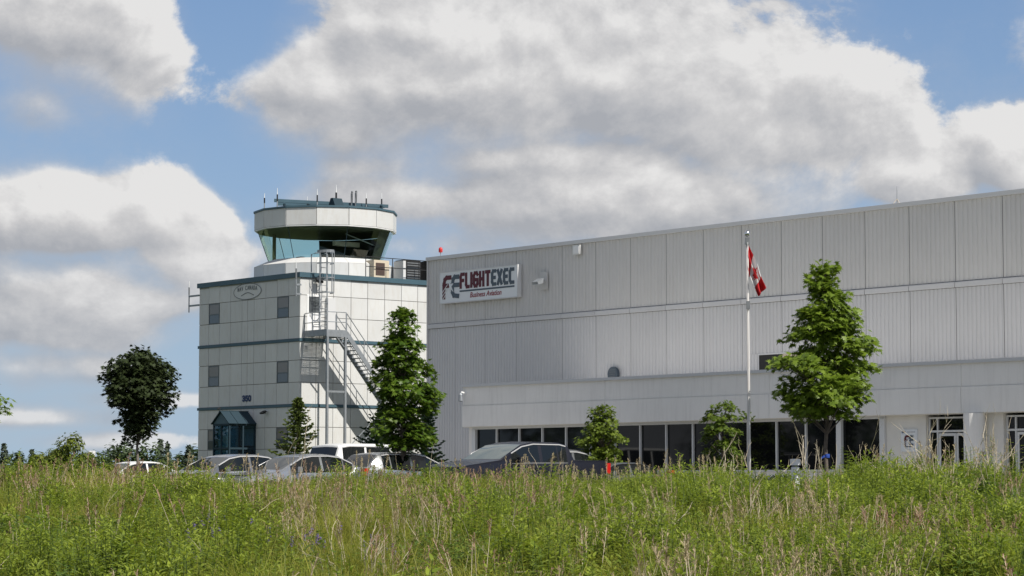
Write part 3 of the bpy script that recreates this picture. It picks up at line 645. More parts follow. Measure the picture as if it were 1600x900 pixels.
floodlight('porch_lamp', 'small black lamp on the ridge of the glazed porch', FC(-5.40+PW*.5, -PD-.0, 4.42), BROT, .45, 'black', False)

# ------------------------------------------------------------------ fire escape
fe = thing('fire_escape', 'galvanised steel fire escape stair with platform on the sunny tower face', 'fire escape', FC(0, 0, 0), BROT)
PX, PY0, PY1, PZ = 1.95, .28, 1.45, 8.15
q = MB()
for k in range(34): q.box(.03+k*.0565, .045+k*.0565, PY0, PY1, PZ-.01, PZ+.025)
for k in range(5): q.box(.02, PX, PY0+.02+k*.27, PY0+.03+k*.27, PZ-.013, PZ+.022)
q.build('platform', MT['grating'], fe)
q = MB(); q.box(.02, PX, PY0-.05, PY0, PZ-.20, PZ+.12); q.box(.02, PX-.05, PY1, PY1+.05, PZ-.25, PZ+.05); q.box(PX, PX+.05, PY0-.05, PY1+.05, PZ-.25, PZ+.10); q.build('platform_beam', MT['galv'], fe)
for yy in (PY0+.03, PY1-.03): MB().box(PX-.06, PX+.055, yy-.055, yy+.055, 0, PZ-.25).build('post', MT['galv'], fe)
MB().box(PX-.03, PX+.03, PY0+.085, PY1-.085, 5.1, 5.2).build('brace', MT['galv'], fe)
MB().bar((PX, PY1-.1, PZ-.75), (PX, PY1-.55, PZ-.27), .05, .05).build('brace', MT['galv'], fe); MB().bar((PX-.1, PY1-.03, PZ-.75), (PX-.65, PY1-.03, PZ-.27), .05, .05).build('brace', MT['galv'], fe)
def railing(pts, h, posts, par=fe, mid=.5):
    for z in (h, h*mid): MB().tube([(p[0], p[1], p[2]+z) for p in pts], .024, 5).build('handrail', MT['galv'], par)
    for p in posts: MB().tube([p, (p[0], p[1], p[2]+h)], .024, 5).build('rail_post', MT['galv'], par)
railing([(.06, PY0-.02, PZ), (PX+.02, PY0-.02, PZ), (PX+.02, PY1, PZ)], 1.0, [(.06, PY0-.02, PZ), (.7, PY0-.02, PZ), (1.3, PY0-.02, PZ), (PX+.02, PY0-.02, PZ), (PX+.02, (PY0+PY1)/2, PZ), (PX+.02, PY1, PZ)])
def flight(y0, z0, y1, z1, xa, xb, n):
    for xx in (xa, xb):
        MB().bar((xx, y0, z0-.06), (xx, y1, z1-.06), .05, .24).build('stringer', MT['galv'], fe)
        ps = [(xx, y0+(y1-y0)*k/3, z0+(z1-z0)*k/3) for k in range(4)]
        railing([(xx, y0, z0), (xx, y1, z1)], .95, ps)
    tr = MB().box(-(xb-xa)/2+.03, (xb-xa)/2-.03, -.13, .13, -.02, .02).mesh('tread', MT['galv'])
    for k in range(n):
        s = (k+.5)/n; inst('tread', tr, fe, ((xa+xb)/2, y0+(y1-y0)*s, z0+(z1-z0)*s))
flight(PY1+.05, PZ, PY1+3.35, 4.28, 1.02, PX, 20)
LY = PY1+3.35
MB().box(.6, 2.95, LY, LY+1.1, 4.22, 4.28).build('landing', MT['grating'], fe)
for (xx, yy) in ((.65, LY+.05), (2.9, LY+.05), (2.9, LY+1.05)): MB().box(xx-.05, xx+.05, yy-.05, yy+.05, 0, 4.22).build('post', MT['galv'], fe)
railing([(2.93, LY, 4.28), (2.93, LY+1.08, 4.28), (.65, LY+1.08, 4.28)], 1.0, [(2.93, LY+1.08, 4.28), (1.8, LY+1.08, 4.28)])
flight(LY, 4.28, LY-4.6, .2, 2.08, 2.93, 22)
# caged ladder
ld = thing('caged_ladder', 'galvanised caged ladder from the escape platform up to the tower roof', 'ladder', FC(0, 0, 0), BROT)
LYC, LXO = 1.05, .55
for s in (-1, 1): MB().tube([(LXO, LYC+.23*s, PZ+.05), (LXO, LYC+.23*s, 12.2), (LXO-.25, LYC+.3*s, 12.25), (LXO-.65, LYC+.3*s, 12.2), (LXO-.65, LYC+.3*s, 11.3)], .034, 6).build('side_rail', MT['galv'], ld)
rg = MB().tube([(0,-.23,0),(0,.23,0)], .018, 5).mesh('rung', MT['galv'])
for k in range(11): inst('rung', rg, ld, (LXO, LYC, 8.5+.3*k))
def hoopY(z, top=False):
    return [(LXO + .72*math.sin(a), LYC - .40*math.cos(a), z) for a in [math.pi*i/10 for i in range(11)]]
for i, z in enumerate((10.2, 10.95, 11.7, 12.3)):
    q = MB(); p = hoopY(z)
    for a, c in zip(p, p[1:]): q.bar(a, c, .012, .14 if i == 3 else .06)
    q.build('hoop', MT['galv'], ld)
for i in (1, 3, 5, 7, 9):
    a, c = hoopY(10.2)[i], hoopY(12.3)[i]; MB().bar(a, c, .03, .03).build('strap', MT['galv'], ld)
MB().box(.005, .26, 1.55, 2.02, PZ+.04, 10.0).build('shield_plate', MT['coping'], ld)
for z in (8.6, 9.8, 10.9):
    for s in (-1, 1): MB().bar((0.01, LYC+.23*s, z), (LXO, LYC+.23*s, z), .03, .03).build('standoff', MT['galv'], ld)

# ------------------------------------------------------------------ vehicles
MT['carglass'] = mat('car_glass', (.008,.010,.010), .02, spec=.5)
MT['windscreen'] = mat('car_windscreen', (.10,.125,.12), .03, spec=1.0)
MT['windscreen_dark'] = mat('dark_windscreen', (.025,.03,.03), .03, spec=.8)
MT['bright'] = mat('painted_glint', (.62,.62,.62), .25, metal=.3)  # sun glint along the car roof lines, put into a pale colour
MT['tyre'] = mat('tyre', (.015,.015,.015), .85)
MT['rim'] = mat('alloy_rim', (.45,.45,.45), .35, metal=.8)
MT['chrome'] = mat('chrome_trim', (.7,.7,.7), .15, metal=1)
MT['lamp_red'] = mat('tail_lamp', (.45,.012,.012), .15)
MT['lamp_clear'] = mat('head_lamp', (.6,.6,.6), .1)
def paint(name, c, metal=.35): return mat(name, c, .25, metal=metal, spec=.3, coat=.08 if metal == 0 else .5)
PAINT = {'navy': paint('navy_car_paint', (.011,.012,.019), 0), 'silver': paint('silver_car_paint', (.40,.41,.42), .75), 'grey': paint('grey_car_paint', (.20,.205,.22), .6),
         'white': paint('white_car_paint', (.72,.72,.70), 0), 'pewter': paint('pewter_car_paint', (.24,.245,.255), .75), 'redcar': paint('red_car_paint', (.30,.02,.02), .1), 'mid': paint('steel_car_paint', (.15,.16,.17), .5)}
def lerp(tab, x):
    if x <= tab[0][0]: return tab[0][1]
    for (a, p), (b_, q) in zip(tab, tab[1:]):
        if x <= b_: return p + (q-p)*(x-a)/(b_-a)
    return tab[-1][1]
def vehicle(name, label, cat, loc, rz, pk, top, belt, plan, ws, rw, sw, wheels, zlow=.24, wr=.32, roofmax=1.45, tumble=.76, group=None, rails=False, tail_h=(.75, 1.0)):
    L = top[-1][0]; t = thing(name, label, cat, loc, rz, group); P = PAINT[pk]
    keys = set(round(k[0], 3) for k in top + belt + plan) | set(round(v, 3) for r_ in [ws, rw] + list(sw) if r_ for v in r_)
    keys = sorted(keys); st = []
    for a, c in zip(keys, keys[1:]):
        n = max(1, int((c-a)/.22)); st += [a + (c-a)*i/n for i in range(n)]
    st.append(keys[-1]); J = 10; ring = []
    for x in st:
        w = lerp(plan, x); zb = lerp(belt, x); zt = max(lerp(top, x), zb+.02); c = max(0, min(1, (zt-zb-.1)/(roofmax-zb-.1)))
        y7 = w*(.86*(1-c) + (tumble-.06)*c); y6 = w*(.95*(1-c) + tumble*c); zm = (zlow+zb)/2+.06
        ring.append([(0, zlow), (w*.90, zlow), (w*.99, zlow+.13), (w, zm), (w*.985, zb-.07), (w*.95, zb), (y6, zb+(zt-zb)*.84), (y7, zb+(zt-zb)*.955), (y7*.6, zt-.012), (0, zt)])
    body = MB(); glass = {'windscreen': MB(), 'rear_window': MB()}; sides = {}
    def inr(r_, a, c): return r_ and a >= r_[0]-1e-3 and c <= r_[1]+1e-3
    for side in (1, -1):
        for i in range(len(st)-1):
            a, c = st[i], st[i+1]
            for j in range(J-1):
                q = [(st[i], side*ring[i][j][0], ring[i][j][1]), (st[i], side*ring[i][j+1][0], ring[i][j+1][1]), (st[i+1], side*ring[i+1][j+1][0], ring[i+1][j+1][1]), (st[i+1], side*ring[i+1][j][0], ring[i+1][j][1])]
                if side < 0: q.reverse()
                tgt = body
                if j >= 7 and inr(ws, a, c): tgt = glass['windscreen']
                elif j >= 7 and inr(rw, a, c): tgt = glass['rear_window']
                elif j == 5:
                    for k, r_ in enumerate(sw):
                        if inr(r_, a, c): tgt = sides.setdefault((side, k), MB())
                tgt.add(q, [(0,1,2,3)])
    for i in (0, len(st)-1):     # front and rear closing faces
        vs = [(st[i], p[0], p[1]) for p in ring[i]] + [(st[i], -p[0], p[1]) for p in reversed(ring[i][1:-1])]; body.add(vs, [tuple(range(len(vs)))])
    def fin(mb, nm, m, par):
        me = mb.mesh(nm, m, True); bm = bmesh.new(); bm.from_mesh(me); bmesh.ops.remove_doubles(bm, verts=bm.verts, dist=.001); bmesh.ops.recalc_face_normals(bm, faces=bm.faces)
        for e in bm.edges:
            if len(e.link_faces) == 2 and e.calc_face_angle(0) > R(38): e.smooth = False
        bm.to_mesh(me); bm.free(); return inst(nm, me, par, (-L/2, 0, 0))
    bo = fin(body, 'body', P, t)
    inner = MB(); inner.box(top[1][0]+.3, L-.25, -plan[1][1]*.9+.1, plan[1][1]*.9-.1, zlow+.1, lerp(belt, L/2)-.1); inner.build('interior', MT['black'], t, (-L/2,0,0))
    for k, g in glass.items():
        if g.f: fin(g, k, MT[('windscreen' if name == 'pickup_truck' else 'windscreen_dark') if k == 'windscreen' else 'carglass'], t)
    for k, g in sides.items(): fin(g, 'side_window', MT['carglass'], t)
    # belt trim, strip added for the sun glints, door seams, handles, mirrors
    for side in (1, -1):
        xs_ = [sw[0][0], sw[-1][1]]
        q = MB(); pts = [(x-L/2, side*(lerp(plan, x)*.955+.006), lerp(belt, x)-.01) for x in [xs_[0]+(xs_[1]-xs_[0])*i/6 for i in range(7)]]
        for a, c in zip(pts, pts[1:]): q.bar(a, c, .014, .042)
        q.build('belt_trim', MT['chrome'], t)
        q = MB(); rr = []
        for i, x in enumerate(st):
            if ws[0]+.1 <= x <= sw[-1][1]+.02: rr.append((x-L/2, side*(ring[i][6][0]+.010), ring[i][6][1]+.012))
        for a, c in zip(rr, rr[1:]): q.bar(a, c, .016, .03)
        q.build('glint_trim', MT['black' if pk == 'mid' else 'bright'], t)
        for (a, c) in sw[:2]:
            x = c-.18; MB().box(x-.10-L/2, x+.08-L/2, side*lerp(plan,x)*.99-.02, side*lerp(plan,x)*.99+.03, lerp(belt,x)-.19, lerp(belt,x)-.155).build('door_handle', P, t)
        x = sw[0][0]+.18; y = side*(lerp(plan, x)+.10)
        q = MB(); q.prism([(x-.10, y-.10), (x+.05, y-.11), (x+.07, y+.10), (x-.04, y+.10)], lerp(belt,x)-.01, lerp(belt,x)+.15, 'z'); q.build('mirror', P, t, (-L/2,0,0))
        q = MB(); y0 = side*lerp(plan, .12)
        q.prism([(.03, .62*y0), (.30, .97*y0 if abs(y0) else 0), (.30, .60*y0)], lerp(belt,.2)-.22, lerp(belt,.2)-.04, 'z'); q.build('headlight', MT['lamp_clear'], t, (-L/2-.012, side*.012, 0))
        y1 = side*lerp(plan, L-.06); q = MB(); q.box(L-.16, L+.012, min(y1*.76, y1*1.008), max(y1*.76, y1*1.008), *tail_h); q.build('taillight', MT['lamp_red'], t, (-L/2, 0, 0))
        if rails:
            q = MB(); ys = side*lerp(plan, L/2)*tumble*.88; q.tube([(sw[0][0]+.6-L/2, ys, roofmax-.03), (sw[0][0]+.7-L/2, ys, roofmax+.045), (sw[-1][1]-.2-L/2, ys, roofmax+.045), (sw[-1][1]-.1-L/2, ys, roofmax-.05)], .018, 5); q.build('roof_rail', MT['chrome'], t)
    for x in wheels:
        for side in (1, -1):
            w = lerp(plan, x)
            arch = MB(); arch.prism([(wr*1.14*math.cos(a*math.pi/12), wr*1.14*math.sin(a*math.pi/12)) for a in range(24)], side*(w-.16), side*(w+.008), 'y'); arch.build('wheel_arch', MT['black'], t, (x-L/2, 0, wr))
            ty = MB(); ty.prism([(wr*math.cos(a*math.pi/14), wr*math.sin(a*math.pi/14)) for a in range(28)], side*(w-.18), side*(w+.025), 'y'); wh = ty.build('wheel', MT['tyre'], t, (x-L/2, 0, wr))
            rm = MB(); rm.prism([(wr*.62*math.cos(a*math.pi/10), wr*.62*math.sin(a*math.pi/10)) for a in range(20)], side*(w+.02), side*(w+.032), 'y'); rm.build('rim', MT['rim'], wh)
    MB().box(-L/2-.02, -L/2+.05, -lerp(plan,.1)*.8, lerp(plan,.1)*.8, zlow+.02, zlow+.22).build('front_bumper', MT['black'], t); MB().box(L/2-.05, L/2+.02, -lerp(plan,L)*.85, lerp(plan,L)*.85, zlow+.04, zlow+.24).build('rear_bumper', MT['black'], t)
    MB().box(-L/2-.018, -L/2+.02, -lerp(plan,.1)*.5, lerp(plan,.1)*.5, lerp(belt,.1)-.24, lerp(belt,.1)-.06).build('grille', MT['grating'], t)
    return t
RZF = TH          # front towards the left foreground (nose away from the building)
RZB = TH + math.pi  # nose towards the building
def at(px, Y, z=0): return Vector(((px-800)/3758*Y, Y, z))
sedan = dict(top=[(0,.62),(.10,.74),(.9,.90),(1.32,.96),(2.05,1.36),(2.45,1.44),(3.05,1.45),(3.45,1.40),(4.1,1.06),(4.6,1.02),(4.72,.9)],
             belt=[(0,.55),(.1,.66),(.9,.82),(1.32,.90),(4.1,.96),(4.6,.93),(4.72,.80)], plan=[(0,.62),(.12,.76),(.6,.87),(2,.90),(4,.88),(4.6,.76),(4.72,.66)],
             ws=(1.36,2.08), rw=(3.5,4.08), sw=[(1.62,2.72),(2.80,3.52),(3.56,3.86)], wheels=(.88,3.72), roofmax=1.45)
vehicle('sedan', 'pewter grey sedan with painted glint line over its windows parked farthest left of the tower row', 'car', at(352, 71.5), RZF, 'pewter', **sedan)
vehicle('sedan', 'pale silver sedan parked between the pewter sedan and the white van', 'car', at(462, 71.2), RZF, 'silver', **sedan)
hatch = dict(top=[(0,.62),(.1,.76),(.85,.95),(1.15,1.02),(1.95,1.44),(2.4,1.52),(3.4,1.50),(3.75,1.44),(4.12,1.05),(4.25,.85)],
             belt=[(0,.55),(.1,.68),(.85,.86),(1.15,.93),(3.7,1.02),(4.12,.98),(4.25,.78)], plan=[(0,.6),(.12,.76),(.6,.86),(2,.88),(3.6,.87),(4.1,.78),(4.25,.70)],
             ws=(1.2,1.98), rw=(3.72,4.10), sw=[(1.45,2.5),(2.58,3.3),(3.34,3.62)], wheels=(.85,3.45), roofmax=1.52, tail_h=(.80,1.02))
vehicle('hatchback', 'silver hatchback with dark rear window parked beside the navy pickup bonnet', 'car', at(636, 73), RZB, 'silver', **hatch)
suv = dict(top=[(0,.80),(.08,.98),(.95,1.12),(1.2,1.18),(1.9,1.84),(2.3,1.93),(4.2,1.93),(4.62,1.86),(4.85,1.25),(4.95,1.0)],
           belt=[(0,.75),(.08,.88),(.95,1.02),(1.2,1.10),(4.6,1.18),(4.85,1.18),(4.95,.9)], plan=[(0,.72),(.12,.86),(.6,.95),(2,.97),(4.5,.95),(4.85,.90),(4.95,.86)],
           ws=(1.24,1.92), rw=(4.64,4.83), sw=[(1.5,2.42),(2.52,3.5),(3.58,4.5)], wheels=(.95,3.85), zlow=.3, wr=.37, roofmax=1.93, tumble=.84)
vehicle('van', 'white tall van with tinted rear windows behind the silver hatchback', 'van', at(588, 83), RZB, 'white', **suv)
suv2 = dict(suv); suv2.update(top=[(x, z*.86) for x, z in suv['top']], belt=[(x, z*.88) for x, z in suv['belt']], roofmax=1.66)
vehicle('sport_utility', 'grey sport utility vehicle half hidden behind the navy pickup bed', 'car', at(868, 76.8), RZB, 'grey', **suv2)
low = dict(sedan); low.update(top=[(x, z*.86) for x, z in sedan['top']], belt=[(x, z*.88) for x, z in sedan['belt']], roofmax=1.25)
vehicle('coupe', 'dark grey low car mostly hidden behind the tail of the navy pickup', 'car', at(945, 76.5), RZF, 'mid', **low)
vehicle('sedan', 'small distant white car behind the trunk of the dark purple maple', 'car', at(203, 96), RZF, 'white', **sedan)
pick = dict(top=[(0,.92),(.06,1.05),(.3,1.10),(1.45,1.25),(2.30,1.70),(2.75,1.79),(3.75,1.78),(4.08,1.70),(4.22,1.26),(5.55,1.25),(5.62,1.15)],
            belt=[(0,.86),(.06,.99),(.3,1.03),(1.45,1.16),(4.22,1.18),(5.55,1.20),(5.62,1.05)], plan=[(0,.84),(.12,.93),(.5,.99),(2,1.0),(5.4,1.0),(5.55,.98),(5.62,.96)],
            ws=(1.50,2.34), rw=(4.10,4.20), sw=[(1.86,2.92),(3.04,3.62),(3.66,3.98)], wheels=(1.0,4.45), zlow=.36, wr=.40, roofmax=1.79, tumble=.82, tail_h=(.86,1.17))
pu = vehicle('pickup_truck', 'navy blue crew cab pickup truck parked in front of the office windows', 'truck', at(806, 70), RZF, 'navy', **pick)

# ------------------------------------------------------------------ trees
LEAF = [(0,-.02),(.10,.04),(.42,-.12),(.27,.12),(.62,.30),(.24,.32),(.40,.62),(.13,.52),(0,1.0),(-.13,.52),(-.40,.62),(-.24,.32),(-.62,.30),(-.27,.12),(-.42,-.12),(-.10,.04)]
def leaf_basis(nrm, spin):
    n = nrm.normalized(); a = Vector((0,0,1)) if abs(n.z) < .9 else Vector((1,0,0)); e1 = n.cross(a).normalized(); e2 = n.cross(e1)
    return e1*math.cos(spin)+e2*math.sin(spin), e2*math.cos(spin)-e1*math.sin(spin), n
def add_leaf(b, p, nrm, spin, s, shape=LEAF, fold=.12):
    e1, e2, n = leaf_basis(nrm, spin)
    vs = [p + e1*(x*s) + e2*(y*s) - n*(abs(x)*fold*s) - n*(.18*y*y*s) for x, y in shape]
    b.add(vs, [tuple(range(len(vs)))])
def env(prof, h):
    return lerp(prof, h)
def maple(name, label, cat, loc, prof, trunk_h, nleaf, lm, bark, rad=.05, size=.17, off=0.0, seed=1, ncl=110, group=None, spread=.24):
    rnd = random.Random(seed); t = thing(name, label, cat, loc, rnd.uniform(0,6), group); hs = [p[0] for p in prof]; h0, h1 = hs[0], hs[-1]
    tr = MB(); wob = [(rnd.uniform(-.03,.03), rnd.uniform(-.03,.03)) for _ in range(9)]
    tp = [Vector((wob[i][0]*(i>0), wob[i][1]*(i>0), (h1-.25)*i/8 - .1*(i == 0))) for i in range(9)]
    tr.tube(tp, [rad*(1.25 if i == 0 else 1-.10*i) for i in range(9)], 8)
    cr = MB(); cl_list = []; tries = 0
    while len(cl_list) < ncl and tries < 9000:
        tries += 1; h = rnd.uniform(h0, h1); r = env(prof, h)
        if rnd.random() > (r/max(p[1] for p in prof))**1.3 + .08: continue
        a = rnd.uniform(0, 6.283); q = r*math.sqrt(rnd.uniform(.10, 1))
        nz = noise.noise(Vector((math.cos(a)*1.6, math.sin(a)*1.6, h*1.5+seed*3.7)))
        q *= 1 + .9*nz
        p = Vector((math.cos(a)*q, math.sin(a)*q, h))
        if any((p-o).length < .16 for o in cl_list): continue
        cl_list.append(p)
    for k, p in enumerate(cl_list):
        if k % 2 == 0:
            hb = max(trunk_h*.9, p.z - .35 - .35*math.hypot(p.x, p.y)); base = Vector((0, 0, min(hb, h1-.3))); mid = base.lerp(p, .55) + Vector((0,0,.06))
            tr.tube([base, mid, p], [.022*rad/.05, .013, .005], 4, cap=False)
    per = nleaf // max(1, len(cl_list))
    for p in cl_list:
        out = Vector((p.x, p.y, 0)); out = out.normalized() if out.length > .05 else Vector((0,0,1))
        k = int(per*rnd.uniform(.6, 1.4)); tilt = rnd.uniform(.2, .8)
        for _ in range(k):
            d = Vector((rnd.gauss(0, spread), rnd.gauss(0, spread), rnd.gauss(0, spread*.42)))
            if d.length > 1.7*spread: d *= 1.7*spread/d.length
            d.z -= .25*(d.x*out.x + d.y*out.y)
            nr = Vector((rnd.gauss(0,.55), rnd.gauss(0,.55), 1)) + out*tilt
            add_leaf(cr, p+d, nr, rnd.uniform(0, 6.283), size*rnd.uniform(.6, 1.12))
    tr.build('trunk', bark, t, smooth=True); cr.build('crown', lm, t, fix=False)
    return t
maple('maple_tree', 'young green maple in front of the office with its trunk beside the dark windows', 'tree', at(1291, 60, 0),
      [(2.2,.40),(2.4,.95),(2.6,1.15),(3.1,1.02),(3.5,1.22),(3.75,.86),(4.2,.80),(4.8,.62),(5.1,.40),(5.4,.28),(5.7,.34),(5.95,.16),(6.05,.05)], 2.0, 7800, MT['maple'], MT['bark'], .060, .19, seed=5, ncl=140, spread=.18)
maple('maple_tree', 'young green maple between the tower staircase and the hangar corner', 'tree', at(629, 72, 0),
      [(1.55,.4),(1.9,.66),(2.5,.86),(3.1,.83),(3.5,.70),(4.0,.80),(4.6,.64),(5.0,.42),(5.3,.30),(5.65,.25),(5.85,.05)], 1.5, 7000, MT['maple2'], MT['bark'], .05, .175, seed=11, ncl=130, spread=.18)
maple('maple_tree', 'dark purple leaved maple with round crown standing alone left of the tower', 'tree', at(217, 75, 0),
      [(1.95,.18),(2.2,.32),(2.6,.42),(2.9,.64),(3.4,.80),(3.9,.80),(4.3,.62),(4.55,.36),(4.7,.1)], 2.0, 8200, MT['maple_dark'], MT['barkgrey'], .055, .17, seed=23, ncl=190)
maple('maple_tree', 'green maple with only a few crown leaves showing at the left edge of the photo', 'tree', at(-50, 62, 0),
      [(2.0,.2),(2.4,.72),(3.0,.70),(3.6,.45),(4.0,.1)], 1.9, 2600, MT['maple2'], MT['bark'], .045, .18, seed=31, ncl=60)
OV = [(0,0),(.22,.25),(.24,.55),(0,1),(-.24,.55),(-.22,.25)]
maple('small_tree', 'bushy lime green sapling in front of the windows right of the pickup', 'tree', at(941, 77, 0),
      [(.3,.30),(.8,.55),(1.3,.60),(1.9,.66),(2.3,.62),(2.6,.42),(2.85,.32),(3.2,.12)], .2, 5200, MT['lime'], MT['bark'], .035, .12, seed=43, ncl=105, spread=.14)
maple('small_tree', 'loose lime green sapling left of the flagpole in front of the windows', 'tree', at(1128, 71, 0),
      [(.3,.25),(.8,.50),(1.2,.45),(1.6,.52),(2.1,.55),(2.5,.58),(2.8,.45),(3.1,.12)], .2, 2600, MT['lime'], MT['bark'], .03, .13, seed=52, ncl=50, spread=.13)
def spruce(name, label, loc, h, r, lm, seed, zb=.15, group=None):
    rnd = random.Random(seed); t = thing(name, label, 'tree', loc, rnd.uniform(0,6), group)
    MB().tube([(0,0,-.1),(0,0,h*.55),(0,0,h)], [h*.018, h*.010, .008], 7).build('trunk', MT['bark'], t)
    b = MB(); z = zb
    def needle_twig(p, d, ln, wd):
        d = d.normalized(); s = d.cross(Vector((0,0,1))); s = s.normalized() if s.length > .05 else Vector((1,0,0)); up = s.cross(d)
        for ax_ in (s, up):
            w = ax_*wd
            b.add([p-w*.6, p+d*ln*.5-w, p+d*ln, p+d*ln*.5+w, p+w*.6], [(0,1,2,3,4)])
    while z < h-.05:
        f = (z-zb)/(h-zb); L = r*(1-f)**.85*rnd.uniform(.85,1.12) + .05; nb = rnd.randint(6, 9)
        for k in range(nb):
            a = 6.283*k/nb + rnd.uniform(-.35,.35); Lk = L*rnd.uniform(.5,1.2); d = Vector((math.cos(a), math.sin(a), 0)); dr = .05+.35*(1-f)
            n = max(3, int(Lk/.085))
            for i in range(n+1):
                s = (i+.3)/(n+.3); p = Vector((0,0,z)) + d*Lk*s + Vector((0,0,-dr*Lk*s*.55 + .30*Lk*s*s + rnd.gauss(0,.03)))
                wl = (.06+.28*Lk*(1-s)*.8)*rnd.uniform(.7,1.2)
                for sg in (-1, 1):
                    td = d*.65 + Vector((-d.y, d.x, 0))*sg*rnd.uniform(.6,1.0) + Vector((0,0,rnd.uniform(-.35,.12)))
                    needle_twig(p, td, max(.10, wl), .032)
                    if rnd.random() < .6: needle_twig(p, td*.5 + Vector((0,0,rnd.uniform(-.9,.7))), max(.09, wl*.6), .030)
                needle_twig(p, d+Vector((0,0,.1)), .14, .03)
        z += (.09+.15*(1-f))*rnd.uniform(.7,1.3)*h/3.9
    for k in range(6): needle_twig(Vector((0,0,h-.28+.05*k)), Vector((math.cos(k*2), math.sin(k*2), 1.2)), .13, .02)
    b.build('crown', lm, t, fix=False); return t
spruce('spruce_tree', 'small bright green spruce in front of the near tower corner', at(466, 96), 3.95, 1.35, MT['spruce'], 3)
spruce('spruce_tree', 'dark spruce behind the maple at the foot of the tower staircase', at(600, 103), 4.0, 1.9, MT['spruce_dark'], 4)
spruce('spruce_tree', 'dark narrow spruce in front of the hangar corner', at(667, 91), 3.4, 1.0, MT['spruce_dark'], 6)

# far trees and bushes on the left
def leafy_blob(name, label, cat, loc, w, h, lm, n, size, seed, trunk=True, zb=.1, group=None):
    rnd = random.Random(seed); t = thing(name, label, cat, loc, rnd.uniform(0, 6), group); b = MB()
    if trunk: MB().tube([(0,0,-.2),(0,0,h*.55),(0,0,h*.8)], [w*.05+.05, w*.03+.03, .02], 6).build('trunk', MT['bark'], t)
    else:
        q = MB()
        for k in range(5): q.tube([(0,0,-.1), (rnd.uniform(-.3,.3)*w, rnd.uniform(-.3,.3)*w, h*.6)], [.02,.006], 4)
        q.build('stem', MT['bark'], t)
    cs = []
    for k in range(26):
        a = rnd.uniform(0, 6.283); f = rnd.uniform(0, 1); r = w*math.sqrt(max(.05, 1-(2*f-.85)**2*.75))*math.sqrt(rnd.random())*.8
        cs.append((Vector((r*math.cos(a), r*math.sin(a), h*(zb+(1-zb)*f*.92))), w*rnd.uniform(.16,.34)))
    for k in range(n):
        c, s = cs[rnd.randrange(len(cs))]; d = Vector((rnd.gauss(0,1), rnd.gauss(0,1), rnd.gauss(0,.75))).normalized()*s*rnd.uniform(.55,1.1)
        p = c+d; p.z = max(.02, p.z)
        add_leaf(b, p, d+Vector((0,0,s*.8)), rnd.uniform(0,6.283), size*rnd.uniform(.6,1.3), OV, .25)
    b.build('crown' if trunk else 'foliage', lm, t, fix=False); return t
for i, (px, Y, h, w, lab) in enumerate([(112,58,1.75,1.0,'olive green bush standing left of the small white sign'), (82,61,1.5,.9,'low olive bush at the left flank of the larger olive bush'),
        (60,63,1.2,.8,'leftmost low olive bush in the meadow edge'), (176,60,1.12,.45,'small olive bush just right of the small white sign'),
        (268,84,1.25,1.1,'yellow green bush touching the left foot of the tower'), (243,80,1.12,.9,'yellow green bush left of the pewter sedan roof'),
        (300,92,1.1,1.0,'yellow green bush behind the roof of the pewter sedan')]):
    leafy_blob('bush', lab, 'bush', at(px, Y, -.05), w, h, MT['bush'], 5200, .095, 60+i, trunk=False, zb=.02)
rf = random.Random(9)
far = [(8,230,5.0,2.4,1),(26,240,3.9,2.4,0),(52,235,4.4,1.5,1),(44,260,3.4,3,0),(72,250,3.6,3,0),(95,250,3.8,3.4,0),(118,255,3.9,3.6,0),(176,215,4.1,3.6,0),(196,215,4.6,3.6,0),(214,225,3.9,2,1),(232,215,4.2,3.4,0),(252,220,5.3,1.5,1),(263,222,4.9,1.4,1),(278,230,4.2,3,0),(296,222,4.6,1.6,1),(308,230,4.2,3,0)]
for i, (px, Y, h, w, con) in enumerate(far):
    h *= .86 if con else .95
    lab = ('dark distant conifer ' if con else 'distant broadleaf tree ') + ['at the left edge of the photo','second from the left edge in the far tree line','standing up third from the left in the far tree line','in the far tree line left of the olive bushes','in the far tree line behind the lower olive bush','behind the left half of the large olive bush','behind the right half of the large olive bush','just right of the white notice sign','between the white notice sign and the dark maple','directly left of the dark maple trunk','directly behind the dark maple trunk','taller of the pair right of the dark maple','shorter of the pair right of the dark maple','right of the conifer pair near the tower','closest to the left edge of the tower','half hidden behind the left edge of the tower'][i]
    if con:
        t = thing('conifer_tree', lab, 'tree', at(px, Y), rf.uniform(0,6), 'distant conifers'); MB().tube([(0,0,0),(0,0,h)], [.14,.02], 5).build('trunk', MT['bark'], t); b = MB()
        for k in range(900):
            f = rf.random()**1.4; a = rf.uniform(0,6.283); r = w*(1-f)*1.05*math.sqrt(rf.random()) + .05
            r *= .75+.35*math.sin(f*38+a*2)
            add_leaf(b, Vector((r*math.cos(a), r*math.sin(a), .3+(h-.3)*f)), Vector((math.cos(a), math.sin(a), .9)), rf.uniform(0,6.283), rf.uniform(.18,.4), OV, .2)
        b.build('crown', MT['far_con'], t, fix=False)
    else: leafy_blob('broadleaf_tree', lab, 'tree', at(px, Y, -.1), w, h, MT['far'], 1000, .42, 200+i, True, .05, 'distant broadleaf trees')
fw = MB()                # the wood goes on to the left, outside the photograph; the dark windows mirror it
